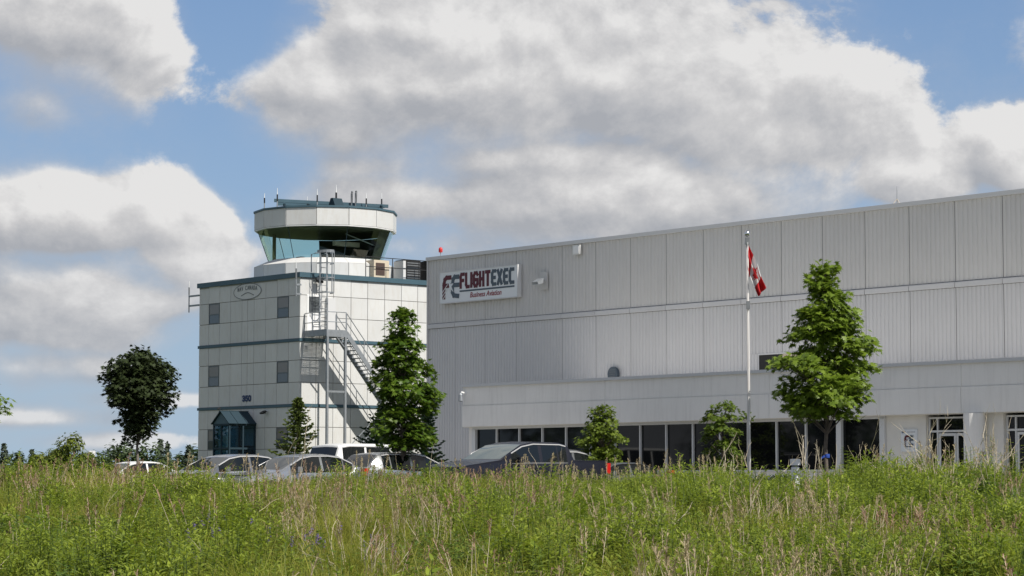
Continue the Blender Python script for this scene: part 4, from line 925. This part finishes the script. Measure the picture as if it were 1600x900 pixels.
for i in range(18):
    a = R(-15 - i*4.0); Y = rf.uniform(150, 230); w = rf.uniform(5, 8); h = rf.uniform(7, 13); x0, y0 = math.sin(a)*Y, math.cos(a)*Y
    fw.tube([(x0, y0, -.2), (x0, y0, h*.8)], [.25, .05], 5)
    for k in range(620):
        d = Vector((rf.gauss(0,1), rf.gauss(0,1), rf.gauss(0,1))).normalized()*rf.uniform(.6, 1.05)
        add_leaf(fw, Vector((x0+d.x*w, y0+d.y*w, max(.3, h*(.55+.47*d.z)))), d+Vector((0,0,.5)), rf.uniform(0,6.28), rf.uniform(.6,1.3), OV, .25)
tag(fw.build('far_wood', MT['far'], fix=False), 'far-off green wood closing the field left of the photograph', 'wood', kind='stuff')
hd = thing('hedge', 'low dark clipped hedge at the office wall behind the flagpole', 'hedge', at(1206, 66, 0), BROT)
b = MB(); rh = random.Random(2)
for k in range(2600): add_leaf(b, Vector((rh.uniform(-1.0,.9), rh.uniform(-.3,.3), rh.uniform(.05,.78))), Vector((rh.gauss(0,1), rh.gauss(0,1), 1)), rh.uniform(0,6), rh.uniform(.06,.11), OV)
b.build('foliage', MT['hedge'], hd, fix=False)
q = MB()
for k in range(8): q.tube([(-.9+.24*k, 0, -.05), (-.85+.24*k, .05, .6)], .02, 4)
q.build('stem', MT['bark'], hd)

# ------------------------------------------------------------------ flagpole and flag
fp = thing('flagpole', 'tall white flagpole with silver ball in front of the office', 'flagpole', at(1169.5, 60, 0), 0)
MB().tube([(0,0,-.1),(0,0,2.2),(0,0,6.72)], [.046,.042,.026], 14).build('pole', MT['pole'], fp, smooth=True)
MB().lathe([(.005,6.74),(.05,6.76),(.075,6.82),(.05,6.88),(.005,6.9)], 14).build('ball', MT['chrome'], fp, smooth=True)
MB().box(-.05,.05,-.07,.05,6.55,6.72).build('truck_pulley', MT['grating'], fp)
MB().tube([(.0,-.075,6.6),(.0,-.085,4.9),(.02,-.08,1.1)], .009, 4).build('halyard', MT['white'], fp); MB().box(-.045,.045,-.11,-.03,4.92,5.12).build('clasp', MT['grating'], fp)
fl = tag(bpy.data.objects.new('flag', None), 'limp red and white Canadian maple leaf flag hanging from the flagpole', 'flag')
LEAFP = [(0,1),(.18,.62),(.38,.72),(.30,.30),(.52,.50),(.60,.36),(.92,.40),(.80,.16),(.90,.04),(.45,-.30),(.50,-.48),(.06,-.42),(.06,-.95),(-.06,-.95),(-.06,-.42),(-.50,-.48),(-.45,-.30),(-.90,.04),(-.80,.16),(-.92,.40),(-.60,.36),(-.52,.50),(-.30,.30),(-.38,.72),(-.18,.62)]
def in_poly(x, y, P):
    c = False; j = len(P)-1
    for i in range(len(P)):
        if (P[i][1] > y) != (P[j][1] > y) and x < (P[j][0]-P[i][0])*(y-P[i][1])/(P[j][1]-P[i][1])+P[i][0]: c = not c
        j = i
    return c
NX, NZ = 72, 40; b = MB()
vs = []
for i in range(NX+1):
    s = i/NX
    for j in range(NZ+1):
        tt = j/NZ                         # 0 top edge, 1 bottom edge
        fold = math.sin(tt*13 - s*4.0)
        xt, zt = .03 + .43*s, 6.54 - 1.06*s; xb, zb = .0 + .25*s**1.25, 5.88 - .62*s
        xx = xt + (xb-xt)*tt + .022*math.sin(tt*9+s*6)*s; zz = zt + (zb-zt)*tt + .03*math.sin(s*9+tt*3)*s
        yy = -.03 + .11*fold*(.2+.8*min(1, s*2)) + .05*math.sin(s*10)
        vs.append((xx, yy, zz))
fs = []; ms = []
for i in range(NX):
    for j in range(NZ):
        s = (i+.5)/NX; tt = (j+.5)/NZ
        m_ = 0 if (s < .25 or s > .75) else 1
        if m_ == 1 and in_poly((s-.5)/.20, (.5-tt)/.42, LEAFP): m_ = 0
        fs.append((i*(NZ+1)+j, i*(NZ+1)+j+1, (i+1)*(NZ+1)+j+1, (i+1)*(NZ+1)+j)); ms.append(m_)
me = bpy.data.meshes.new('flag'); me.from_pydata(vs, [], fs)
MT['flag_red'] = leafmat('flag_red', (.52,.016,.022), (.56,.02,.025), .25, .7); MT['flag_white'] = leafmat('flag_white', (.72,.71,.70), (.75,.74,.73), .25, .7)
me.materials.append(MT['flag_red']); me.materials.append(MT['flag_white']); me.polygons.foreach_set('material_index', ms); me.polygons.foreach_set('use_smooth', [True]*len(fs))
fl_o = bpy.data.objects.new('flag', me); COL.objects.link(fl_o); fl_o.location = at(1169.5, 60, 0); tag(fl_o, 'limp red and white Canadian maple leaf flag hanging from the flagpole', 'flag'); bpy.data.objects.remove(fl); fl_o.name = 'flag'

# ------------------------------------------------------------------ small street furniture
bo = thing('bollard_light', 'round aluminium bollard light standing in the weeds right of the flagpole', 'bollard', at(1241.5, 60, 0), .4)
MB().lathe([(.105,-.1),(.105,.98)], 20).build('post', MT['white'], bo, smooth=False); MB().lathe([(.085,.98),(.085,1.03)], 16).build('louvre', MT['grating'], bo); MB().lathe([(.13,1.03),(.13,1.17),(.12,1.185)], 20).build('cap', MT['white'], bo)
sg2 = thing('small_sign', 'small white notice sign on a stake among the bushes far left', 'sign', at(146, 60, 0), .1)
MB().box(-.03,.03,-.02,.02,-.2,1.14).build('stake', MT['brown'], sg2); MB().box(-.075,.075,-.035,-.02,1.12,1.39).build('board', MT['white'], sg2); MB().box(-.05,.05,-.038,-.035,1.31,1.33).build('print', MT['coping'], sg2); MB().box(-.05,.05,-.038,-.035,1.27,1.285).build('print', MT['coping'], sg2); MB().box(-.02,.02,-.038,-.035,1.17,1.21).build('print', MT['signgrey'], sg2)
rp = thing('stake', 'thin rusty brown stake in front of the navy pickup bonnet', 'stake', at(647, 60, 0), .2)
MB().box(-.028,.028,-.02,.02,-.2,1.13).build('shaft', MT['brown'], rp); MB().box(-.032,.032,-.024,.024,1.13,1.16).build('cap', MT['brown'], rp)
bn = thing('bench', 'dark brown slatted wooden bench below the entrance plaque', 'bench', at(1399, 66.5, .02), BROT)
for x in (-.5, .46):
    MB().box(x, x+.05, -.2, -.15, 0, .45).build('leg', MT['brown'], bn); MB().box(x, x+.05, .2, .25, 0, .95).build('leg', MT['brown'], bn)
for k in range(3): MB().box(-.56, .57, -.24+.15*k, -.11+.15*k, .45, .48).build('slat', MT['brown'], bn)
for k in range(4): MB().box(-.56, .57, .16, .198, .52+.115*k, .62+.115*k).build('slat', MT['brown'], bn)
tb = thing('ribbon', 'blue ribbon tied around the trunk of the maple by the dark windows', 'ribbon', at(1291, 60, 1.26), 0)
MB().lathe([(.066,-.045),(.07,0),(.066,.05)], 12).build('band', mat('blue_ribbon', (.012,.055,.30), .6), tb); MB().bar((-.06,-.04,0),(-.16,-.08,-.05),.01,.05).build('tail', bpy.data.materials['blue_ribbon'], tb)

# ------------------------------------------------------------------ meadow
MT['grass'] = leafmat('grass_blade', (.145,.175,.016), (.40,.395,.07), .46, .5, .4)
MT['tan'] = leafmat('dry_seed_head', (.34,.27,.15), (.54,.44,.27), .4, .7, .2)
MT['pink'] = leafmat('pinkish_seed_head', (.32,.20,.14), (.48,.31,.21), .4, .7, .2)
MT['forb'] = leafmat('weed_leaf', (.120,.180,.012), (.31,.375,.042), .46, .5, .4)
MT['forb2'] = leafmat('broad_weed_leaf', (.060,.115,.012), (.175,.25,.030), .42, .45, .4)
MT['dry'] = leafmat('dry_stem', (.42,.35,.25), (.64,.56,.43), .05, .8, .2)
MT['vetch'] = leafmat('vetch_flower', (.13,.09,.25), (.21,.16,.34), .3, .6, .2)
MT['stemgreen'] = leafmat('green_stem', (.06,.10,.015), (.10,.14,.03), .1, .6, .3)
rm = random.Random(17)
def blade(b, p, a, h, w, bend, m=0, n=3):
    d = Vector((math.cos(a), math.sin(a), 0)); s = Vector((-d.y, d.x, 0)); vs = []
    for i in range(n+1):
        f = i/n; c = p + d*(bend*h*f*f) + Vector((0,0,h*(f-.35*bend*f*f))); ww = w*(1-f**1.6)*.5 + .0006
        vs += [c - s*ww, c + s*ww]
    b.add(vs, [(2*i, 2*i+1, 2*i+3, 2*i+2) for i in range(n)], m)
def mk_grass(h, nb, spread=.09, w=.011, heads=0):
    b = MB()
    for k in range(nb):
        a = rm.uniform(0,6.283); r = rm.uniform(0,spread); blade(b, Vector((r*math.cos(a), r*math.sin(a), 0)), a+rm.uniform(-1,1), h*rm.uniform(.5,1.1), w*rm.uniform(.6,1.2), rm.uniform(.15,1.15), 0)
    return b.mesh('grass_tuft', [MT['grass']])
def mk_seed(h, ns, m, size=1.0):
    b = MB()
    for k in range(ns):
        a = rm.uniform(0,6.283); r = rm.uniform(0,.12); p = Vector((r*math.cos(a), r*math.sin(a), 0)); hh = h*rm.uniform(.7,1.1); ln = Vector((rm.uniform(-.26,.26), rm.uniform(-.26,.26), 1))
        b.tube([p, p+ln*hh*.6, p+ln*hh], [.0035,.003,.0015], 3, 1, False)
        top = p+ln*hh
        for q in range(16):
            f = q/16; c = top - ln*(.17*size*f); aa = rm.uniform(0,6.283); d = Vector((math.cos(aa), math.sin(aa), rm.uniform(.5,2.0)))
            e = d.normalized()*(.014+.05*math.sin(math.pi*(f*.8+.1)))*size*rm.uniform(.5,1.1); s = Vector((-math.sin(aa), math.cos(aa), 0))*.0034*size
            b.add([c-s, c+s, c+e+s*1.3, c+e-s*1.3], [(0,1,2,3)])
    for k in range(4): blade(b, Vector((rm.uniform(-.08,.08), rm.uniform(-.08,.08), 0)), rm.uniform(0,6.28), h*.6, .009, .4, 2)
    return b.mesh('seed_grass', [MT[m], MT['dry'], MT['grass']])
LAN = [(0,0),(.13,.3),(.11,.6),(0,1),(-.11,.6),(-.13,.3)]
def mk_forb(h, nl, ll, m, shape=LAN, droop=.25, stems=3):
    b = MB()
    for s_ in range(stems):
        p0 = Vector((rm.uniform(-.10,.10), rm.uniform(-.10,.10), 0)); ln = Vector((rm.uniform(-.12,.12), rm.uniform(-.12,.12), 1)); hh = h*rm.uniform(.72,1.08)
        b.tube([p0, p0+ln*hh], [.005,.002], 3, 1, False)
        for k in range(nl):
            f = .22 + .78*(k+rm.random())/nl; a = k*2.4 + rm.uniform(-.4,.4); up = .25 + .9*max(0, f-.8)*4
            d = Vector((math.cos(a), math.sin(a), up)).normalized(); s = Vector((-math.sin(a), math.cos(a), 0)); l = ll*rm.uniform(.7,1.2)*(1-.45*max(0, f-.7)); p = p0+ln*hh*f
            b.add([p + s*(x*l) + d*(y*l) - Vector((0,0,droop*l*y*y)) for x, y in shape], [tuple(range(len(shape)))])
    return b.mesh('weed', [MT[m], MT['stemgreen']])
def mk_dry(h, br, r=.006, lean=.5):
    b = MB()
    def grow(p, d, l, r_, lev):
        pts = [p]; c = p; dd = d
        for i in range(4):
            dd = (dd + Vector((rm.gauss(0,.13), rm.gauss(0,.13), rm.gauss(0,.07)))).normalized(); c = c+dd*l/4; pts.append(c)
            if lev and i > 0 and rm.random() < br: grow(c, (dd+Vector((rm.gauss(0,.55), rm.gauss(0,.55), rm.gauss(.1,.3)))).normalized(), l*rm.uniform(.3,.55), r_*.65, lev-1)
        b.tube(pts, [r_, r_*.9, r_*.75, r_*.6, r_*.35], 3, 0, False)
    for k in range(rm.randint(1,3)): grow(Vector((rm.uniform(-.05,.05), rm.uniform(-.05,.05), 0)), Vector((rm.gauss(0,lean), rm.gauss(0,lean), 1)).normalized(), h*rm.uniform(.7,1.1), r, 2)
    return b.mesh('dry_stalk', [MT['dry']])
def mk_vetch():
    b = MB()
    for k in range(5):
        p = Vector((rm.uniform(-.18,.18), rm.uniform(-.18,.18), 0)); ln = Vector((rm.uniform(-.3,.3), rm.uniform(-.3,.3), 1)); hh = rm.uniform(.5,.72); b.tube([p, p+ln*hh], [.004,.002], 3, 1, False)
        for q in range(16):
            f = q/16; c = p+ln*(hh-.11*f); a = rm.uniform(0,6.28); d = Vector((math.cos(a), math.sin(a), -.3))*.022; s = Vector((-math.sin(a), math.cos(a), .5))*.007
            b.add([c-s, c+s, c+d+s, c+d-s], [(0,1,2,3)])
        for q in range(10):
            f = q/10; c = p+ln*hh*f*.8; a = rm.uniform(0,6.28); d = Vector((math.cos(a), math.sin(a), .3))*.07; s = Vector((-math.sin(a), math.cos(a), 0))*.01; b.add([c-s, c+s, c+d], [(0,1,2)], 1)
    return b.mesh('vetch', [MT['vetch'], MT['stemgreen']])
def protos(name, meshes):
    c = bpy.data.collections.new(name)
    for i, me in enumerate(meshes):
        o = bpy.data.objects.new('%s_%02d' % (name, i), me); c.objects.link(o)
    return c
def scatter(name, label, cat, pts, coll):
    me = bpy.data.meshes.new(name); me.from_pydata([p[0] for p in pts], [], [])
    a = me.attributes.new('idx', 'INT', 'POINT'); a.data.foreach_set('value', [p[1] for p in pts])
    a = me.attributes.new('rot', 'FLOAT_VECTOR', 'POINT'); a.data.foreach_set('vector', [q for p in pts for q in p[2]])
    a = me.attributes.new('scl', 'FLOAT', 'POINT'); a.data.foreach_set('value', [p[3] for p in pts])
    o = bpy.data.objects.new(name, me); COL.objects.link(o); tag(o, label, cat, kind='stuff')
    g = bpy.data.node_groups.new(name, 'GeometryNodeTree'); g.interface.new_socket('Geometry', in_out='INPUT', socket_type='NodeSocketGeometry'); g.interface.new_socket('Geometry', in_out='OUTPUT', socket_type='NodeSocketGeometry')
    gi = g.nodes.new('NodeGroupInput'); go = g.nodes.new('NodeGroupOutput'); ip = g.nodes.new('GeometryNodeInstanceOnPoints'); ci = g.nodes.new('GeometryNodeCollectionInfo')
    ci.inputs['Collection'].default_value = coll; ci.inputs['Separate Children'].default_value = True; ci.inputs['Reset Children'].default_value = True
    def na(n, t): q = g.nodes.new('GeometryNodeInputNamedAttribute'); q.data_type = t; q.inputs[0].default_value = n; return q.outputs[0]
    ip.inputs['Pick Instance'].default_value = True; l = g.links
    l.new(gi.outputs[0], ip.inputs['Points']); l.new(ci.outputs[0], ip.inputs['Instance']); l.new(na('idx', 'INT'), ip.inputs['Instance Index'])
    l.new(na('rot', 'FLOAT_VECTOR'), ip.inputs['Rotation']); l.new(na('scl', 'FLOAT'), ip.inputs['Scale']); l.new(ip.outputs[0], go.inputs[0])
    md = o.modifiers.new('scatter', 'NODES'); md.node_group = g; return o
P_grass = protos('grass_tuft', [mk_grass(rm.uniform(.40,.70), 26) for _ in range(6)])
P_long = protos('long_grass', [mk_grass(rm.uniform(.75,.98), 34, .16, .009) for _ in range(4)])
P_tan = protos('tan_seed_grass', [mk_seed(rm.uniform(.62,.85), 6, 'tan') for _ in range(4)])
P_pink = protos('pink_seed_grass', [mk_seed(rm.uniform(.58,.8), 7, 'pink', .9) for _ in range(4)])
P_forb = protos('tall_weed', [mk_forb(rm.uniform(.50,.78), 30, rm.uniform(.07,.11), 'forb') for _ in range(5)])
P_broad = protos('broad_weed', [mk_forb(rm.uniform(.36,.55), 20, .075, 'forb2', OV, .4, 4) for _ in range(4)])
P_dry = protos('thin_dry_stem', [mk_dry(rm.uniform(.45,.8), .45, .0045, .34) for _ in range(7)])
P_vet = protos('vetch_plant', [mk_vetch() for _ in range(3)])
pts = {k: [] for k in ('grass','long','tan','pink','forb','broad','dry','vetch')}
def nz(x, y, s, o): return noise.noise(Vector((x*s, y*s*.7, o)))
y = 15.0
def rp_(k, x, y, n, sc, tilt=.18): pts[k].append(((x, y, gz(x, y)-.02), rm.randrange(n), (rm.gauss(0,tilt), rm.gauss(0,tilt), rm.uniform(0,6.283)), sc))
while y < 52:
    stepy = .085 + .0016*(y-15); hw = .24*y + 4.5; n = int(2*hw/(.115+.0010*(y-15)))
    for i in range(n):
        x = -hw + 2*hw*(i+rm.random())/n; yy = y + rm.uniform(0, stepy); u_ = x/(.213*yy)      # u_: -1 left side, 1 right side of the field
        forbw = .42 + 1.6*nz(x, yy, .28, 3.3) + .62*max(-.5, min(1, u_)) ; tanw = .02 + 1.0*nz(x, yy, .22, 9.1) - .25*max(0, u_-.3) + (.28 if u_ < -.62 and yy > 32 else 0) + (.25 if -.5 < u_ < .15 and yy > 30 else 0)
        br = nz(x, yy, .35, 21.0); q = rm.random(); big = 1 + .34*nz(x, yy, .5, 5.0) + .40*nz(x, yy, 1.1, 8.0)
        big *= 1 - .10*max(0, min(1, (yy-36)/9))
        if yy > 38 and u_ < -.66: big *= 1.2
        if yy > 36 and -.70 < u_ < .24: big *= .97
        if yy > 38 and .45 < u_ < .61: big *= .32
        if yy > 36 and u_ > .66: big *= 1.16
        if yy > 49.5: big *= max(.25, 1-(yy-49.5)*.3)
        if q < .009*(1+3*max(0, tanw)): rp_('tan' if nz(x, yy, .3, 14) > -.05 + .3*(u_ < .1) - .15 else 'pink', x, yy, 4, big*rm.uniform(.75,1.15))
        elif q < .03 + .80*max(.04, min(1, forbw)): rp_('forb' if br < .16 else 'broad', x, yy, 5 if br < .16 else 4, big*rm.uniform(.7,1.15))
        elif nz(x, yy, .9, 40.0) > .32 and yy < 40: rp_('long', x, yy, 4, rm.uniform(.7,1.0))
        else: rp_('grass', x, yy, 6, big*rm.uniform(.7,1.2))
        if rm.random() < .005 + .009*max(0, tanw): rp_('dry', x, yy, 7, rm.uniform(.6,1.15), .38)
        if tanw > .30 and rm.random() < .04: rp_('pink' if u_ < .05 else 'tan', x, yy, 4, big*rm.uniform(.7,1.1))
        if (math.hypot((u_+.63)/.09, (yy-23.5)/1.8) < 1 or math.hypot((u_+.30)/.14, (yy-25)/1.5) < 1 or math.hypot((u_+.53)/.10, (yy-27.5)/1.5) < 1) and rm.random() < .018: rp_('vetch', x, yy, 3, rm.uniform(.8,1.15))
    y += stepy
scatter('meadow_grass', 'green meadow grass filling the foreground field', 'grass', pts['grass'], P_grass)
scatter('long_grass', 'dark green tufts of long arching grass blades in the field', 'grass', pts['long'], P_long)
scatter('tan_grass', 'tan feathery seed heads of dry grass in the field', 'grass', pts['tan'], P_tan)
scatter('pink_grass', 'pinkish brown seed heads of grass in the field', 'grass', pts['pink'], P_pink)
scatter('tall_weeds', 'bright green narrow leaved weeds in the field', 'weeds', pts['forb'], P_forb)
scatter('broad_weeds', 'darker broad leaved weeds between the grasses', 'weeds', pts['broad'], P_broad)
scatter('dry_stems', 'thin pale dry stems leaning through the meadow', 'dry stems', pts['dry'], P_dry)
scatter('vetch', 'patches of purple vetch flowers in the foreground grass', 'flowers', pts['vetch'], P_vet)
# taller single dead stalks that stand against the buildings and in the field
def stalk(px, Y, h, lab, grp, lean=.2, br=.55, r=.009, n=2, seed=0):
    global rm
    keep = rm; rm = random.Random(1000+seed); b = MB()
    def grow(p, d, l, r_, lev):
        pts_ = [p]; c = p; dd = d
        for i in range(5):
            dd = (dd + Vector((rm.gauss(0,.10), rm.gauss(0,.10), rm.gauss(0,.05)))).normalized(); c = c+dd*l/5; pts_.append(c)
            if lev and i > 0 and rm.random() < br: grow(c, (dd+Vector((rm.gauss(0,.5), rm.gauss(0,.5), rm.gauss(.15,.25)))).normalized(), l*rm.uniform(.28,.5), r_*.6, lev-1)
        b.tube(pts_, [r_*(1-.14*i) for i in range(6)], 4, 0, False)
    for k in range(n): grow(Vector((rm.uniform(-.12,.12), rm.uniform(-.08,.08), -.05)), Vector((rm.gauss(0,lean), rm.gauss(0,lean), 1)).normalized(), h*rm.uniform(.7,1.05), r, 2)
    rm = keep; p = at(px, Y)
    if lab is None:       # the many thin ones of the open field: one mass
        p.z = gz(p.x, p.y); DS[0].add([Vector(q_)+p for q_ in b.v], b.f); return
    o = b.build('dead_stalk', MT['dry'], None, (p.x, p.y, gz(p.x, p.y)), fix=False)
    tag(o, lab, 'dead stalk', grp)
DS = [MB()]
for i, (px, Y, h, ln, n, lab) in enumerate([(1345,44,1.45,.10,2,'tall forked dead stalk in front of the rightmost wide dark window'),(1368,45,1.25,.18,2,'slim dead stalk at the right frame of the wide dark window'),(1400,44,1.05,.2,2,'dead stalk standing in front of the brown bench'),
    (1418,46,1.15,.2,2,'dead stalk below the right edge of the entrance plaque'),(1462,41,1.30,.28,4,'cluster of crossing dead stalks at the left frame of the entrance door'),(1485,40,1.15,.3,4,'cluster of dead stalks in front of the two glass door leaves'),(1510,41,1.15,.35,4,'leaning dead stalks at the left side of the white column'),
    (1532,41,1.35,.2,4,'upright dead stalks at the right side of the white column'),(1558,42,1.6,.22,5,'tallest much branched dead stalk between column and second entrance'),(1110,46,1.1,.25,5,'pale dry stalk clump under the lime sapling left of the flagpole'),
    (1165,45,1.15,.3,3,'thin dead stalk leaning beside the flagpole'),(1255,46,1.2,.25,3,'dark thin dead stalk just right of the bollard light'),(1283,46,1.25,.25,3,'dead stalk just left of the ribboned maple trunk'),(1308,45,1.15,.3,3,'dead stalk just right of the ribboned maple trunk'),
    (462,45,1.3,.22,2,'lone forked dead twig in front of the bright green spruce'),(1175,30,.95,.35,5,'big pale dead stalk clump in the right middle of the field'),(1030,27,.9,.45,4,'leaning dead stalks in the middle foreground below the sapling'),(580,22.5,.8,.4,5,'dead stalk clump at the bottom of the field left of centre')]):
    stalk(px, Y, h, lab, None, ln, seed=i, n=n, r=.0105)
for i, (px, Y, h, ln, n) in enumerate([(200,44,1.0,.35,2),(225,43,.9,.4,2),(462,45,1.3,.22,2),(405,46,1.1,.35,2),(570,22,.75,.4,4),(590,23,.8,.3,3),(160,30,.8,.3,2),(45,27,.8,.3,2),(330,24,.8,.5,4),(355,21,.7,.5,4),(745,30,.9,.35,2),(795,27,.85,.3,2),(880,42,1.0,.4,2),(1020,27,.9,.45,3),(1035,26,.85,.5,3),(1060,27,.8,.5,2),(1170,30,.95,.35,4),(1185,29,.9,.4,3),(970,33,.9,.45,2),(590,38,.9,.4,3),(480,34,.85,.4,3),(690,36,.9,.4,2),(1330,30,.7,.5,3),(1390,26,.6,.5,3),(650,27,.8,.4,2),(250,34,.85,.4,2),(215,31,.85,.4,2),(820,24,.7,.45,3)]):
    stalk(px, Y, h*.9, None, None, ln, seed=80+i, n=n, r=.005)
# tall leafy weeds standing above the rest at the right
def big_weed(px, Y, h, w, lab, seed, lm='forb', n=9, ll=.16):
    global rm
    keep = rm; rm = random.Random(seed); b = MB(); q = MB()
    for k in range(n):
        p0 = Vector((rm.gauss(0,w*.45), rm.gauss(0,w*.3), 0)); hh = h*rm.uniform(.62,1.02); ln = Vector((rm.uniform(-.1,.1), rm.uniform(-.1,.1), 1)); q.tube([p0-Vector((0,0,.05)), p0+ln*hh], [.008,.003], 4)
        nl = int(34*hh)
        for i in range(nl):
            f = .15+.85*(i+rm.random())/nl; a = i*2.4+rm.uniform(-.5,.5); d = Vector((math.cos(a), math.sin(a), .35)).normalized(); s = Vector((-math.sin(a), math.cos(a), 0)); l = ll*rm.uniform(.6,1.2)*(1.1-.5*f); p = p0+ln*hh*f
            b.add([p+s*(x*l)+d*(y_*l)-Vector((0,0,.35*l*y_*y_)) for x, y_ in OV], [tuple(range(6))])
    rm = keep; p = at(px, Y); t = thing('tall_weed', lab, 'weed', (p.x, p.y, gz(p.x, p.y)), 0); q.build('stem', MT['stemgreen'], t); b.build('foliage', MT[lm], t, fix=False)
for i, a in enumerate([(1585,42,1.35,.5,'tall bushy green weed at the right edge below the second entrance'), (1562,43,1.15,.45,'green weed clump just left of the right edge of the field'),
    (1490,43,1.15,.32,'leafy weed in front of the first glass entrance door'), (1432,44,1.12,.18,'slim leafy weed below the entrance plaque'), (1330,43,1.1,.16,'slim leafy weed right of the ribboned maple trunk'),
    (1520,44,1.10,.15,'thin leafy weed in front of the white column'), (1350,38,.95,.5,'dense dark green weed clump below the bench'), (1425,34,.95,.6,'large green weed clump in the right half of the field'), (1300,44,.8,.35,'leafy weed clump at the foot of the ribboned maple'), (1155,45,1.0,.4,'leafy weed clump at the foot of the flagpole'), (1185,28,.7,.5,'bright weed clump in the right foreground'), (960,21,.6,.7,'bright narrow leaved weed clump at the bottom of the photo')]):
    big_weed(*a, 500+i)
# feathery dry grass heads standing up against the dark windows
PL = MB()
def plume(px, Y, h, seed):
    global rm
    keep = rm; rm = random.Random(seed); b = PL; g0 = at(px, Y); g0.z = gz(g0.x, g0.y)
    for k in range(2):
        p = g0 + Vector((rm.gauss(0,.13), rm.gauss(0,.06), -.03)); ln = Vector((rm.uniform(-.2,.3), rm.uniform(-.1,.1), 1)); hh = h*rm.uniform(.75,1.05); b.tube([p, p+ln*hh*.6, p+ln*hh], [.005,.004,.002], 3, 1, False)
        for i in range(34):
            f = i/34; c = p+ln*hh-ln*(.24*f); a = rm.uniform(0,6.28); e = Vector((math.cos(a), math.sin(a), rm.uniform(.6,2.2))).normalized()*(.015+.055*math.sin(math.pi*(f*.8+.08)))*rm.uniform(.4,1.1); s = Vector((-math.sin(a), math.cos(a), 0))*.0028
            b.add([c-s, c+s, c+e+s*1.8, c+e-s*1.8], [(0,1,2,3)])
    rm = keep
for i, px in enumerate([978,990,1003,1012,1026,1047,1068,1092,1104,1113,1124,957,941,918,561,549,528,592]): plume(px+rf.uniform(-4,4), 45.5+rf.uniform(-2,1.2), rf.uniform(.78,1.16), 700+i)

tag(PL.build('grass_plumes', [MT['tan'], MT['dry']], fix=False), 'feathery tan grass plumes standing up before the dark office windows', 'grass', kind='stuff')
tag(DS[0].build('field_stalks', MT['dry'], fix=False), 'thin pale dead stalks scattered through the open meadow', 'dry stems', kind='stuff')
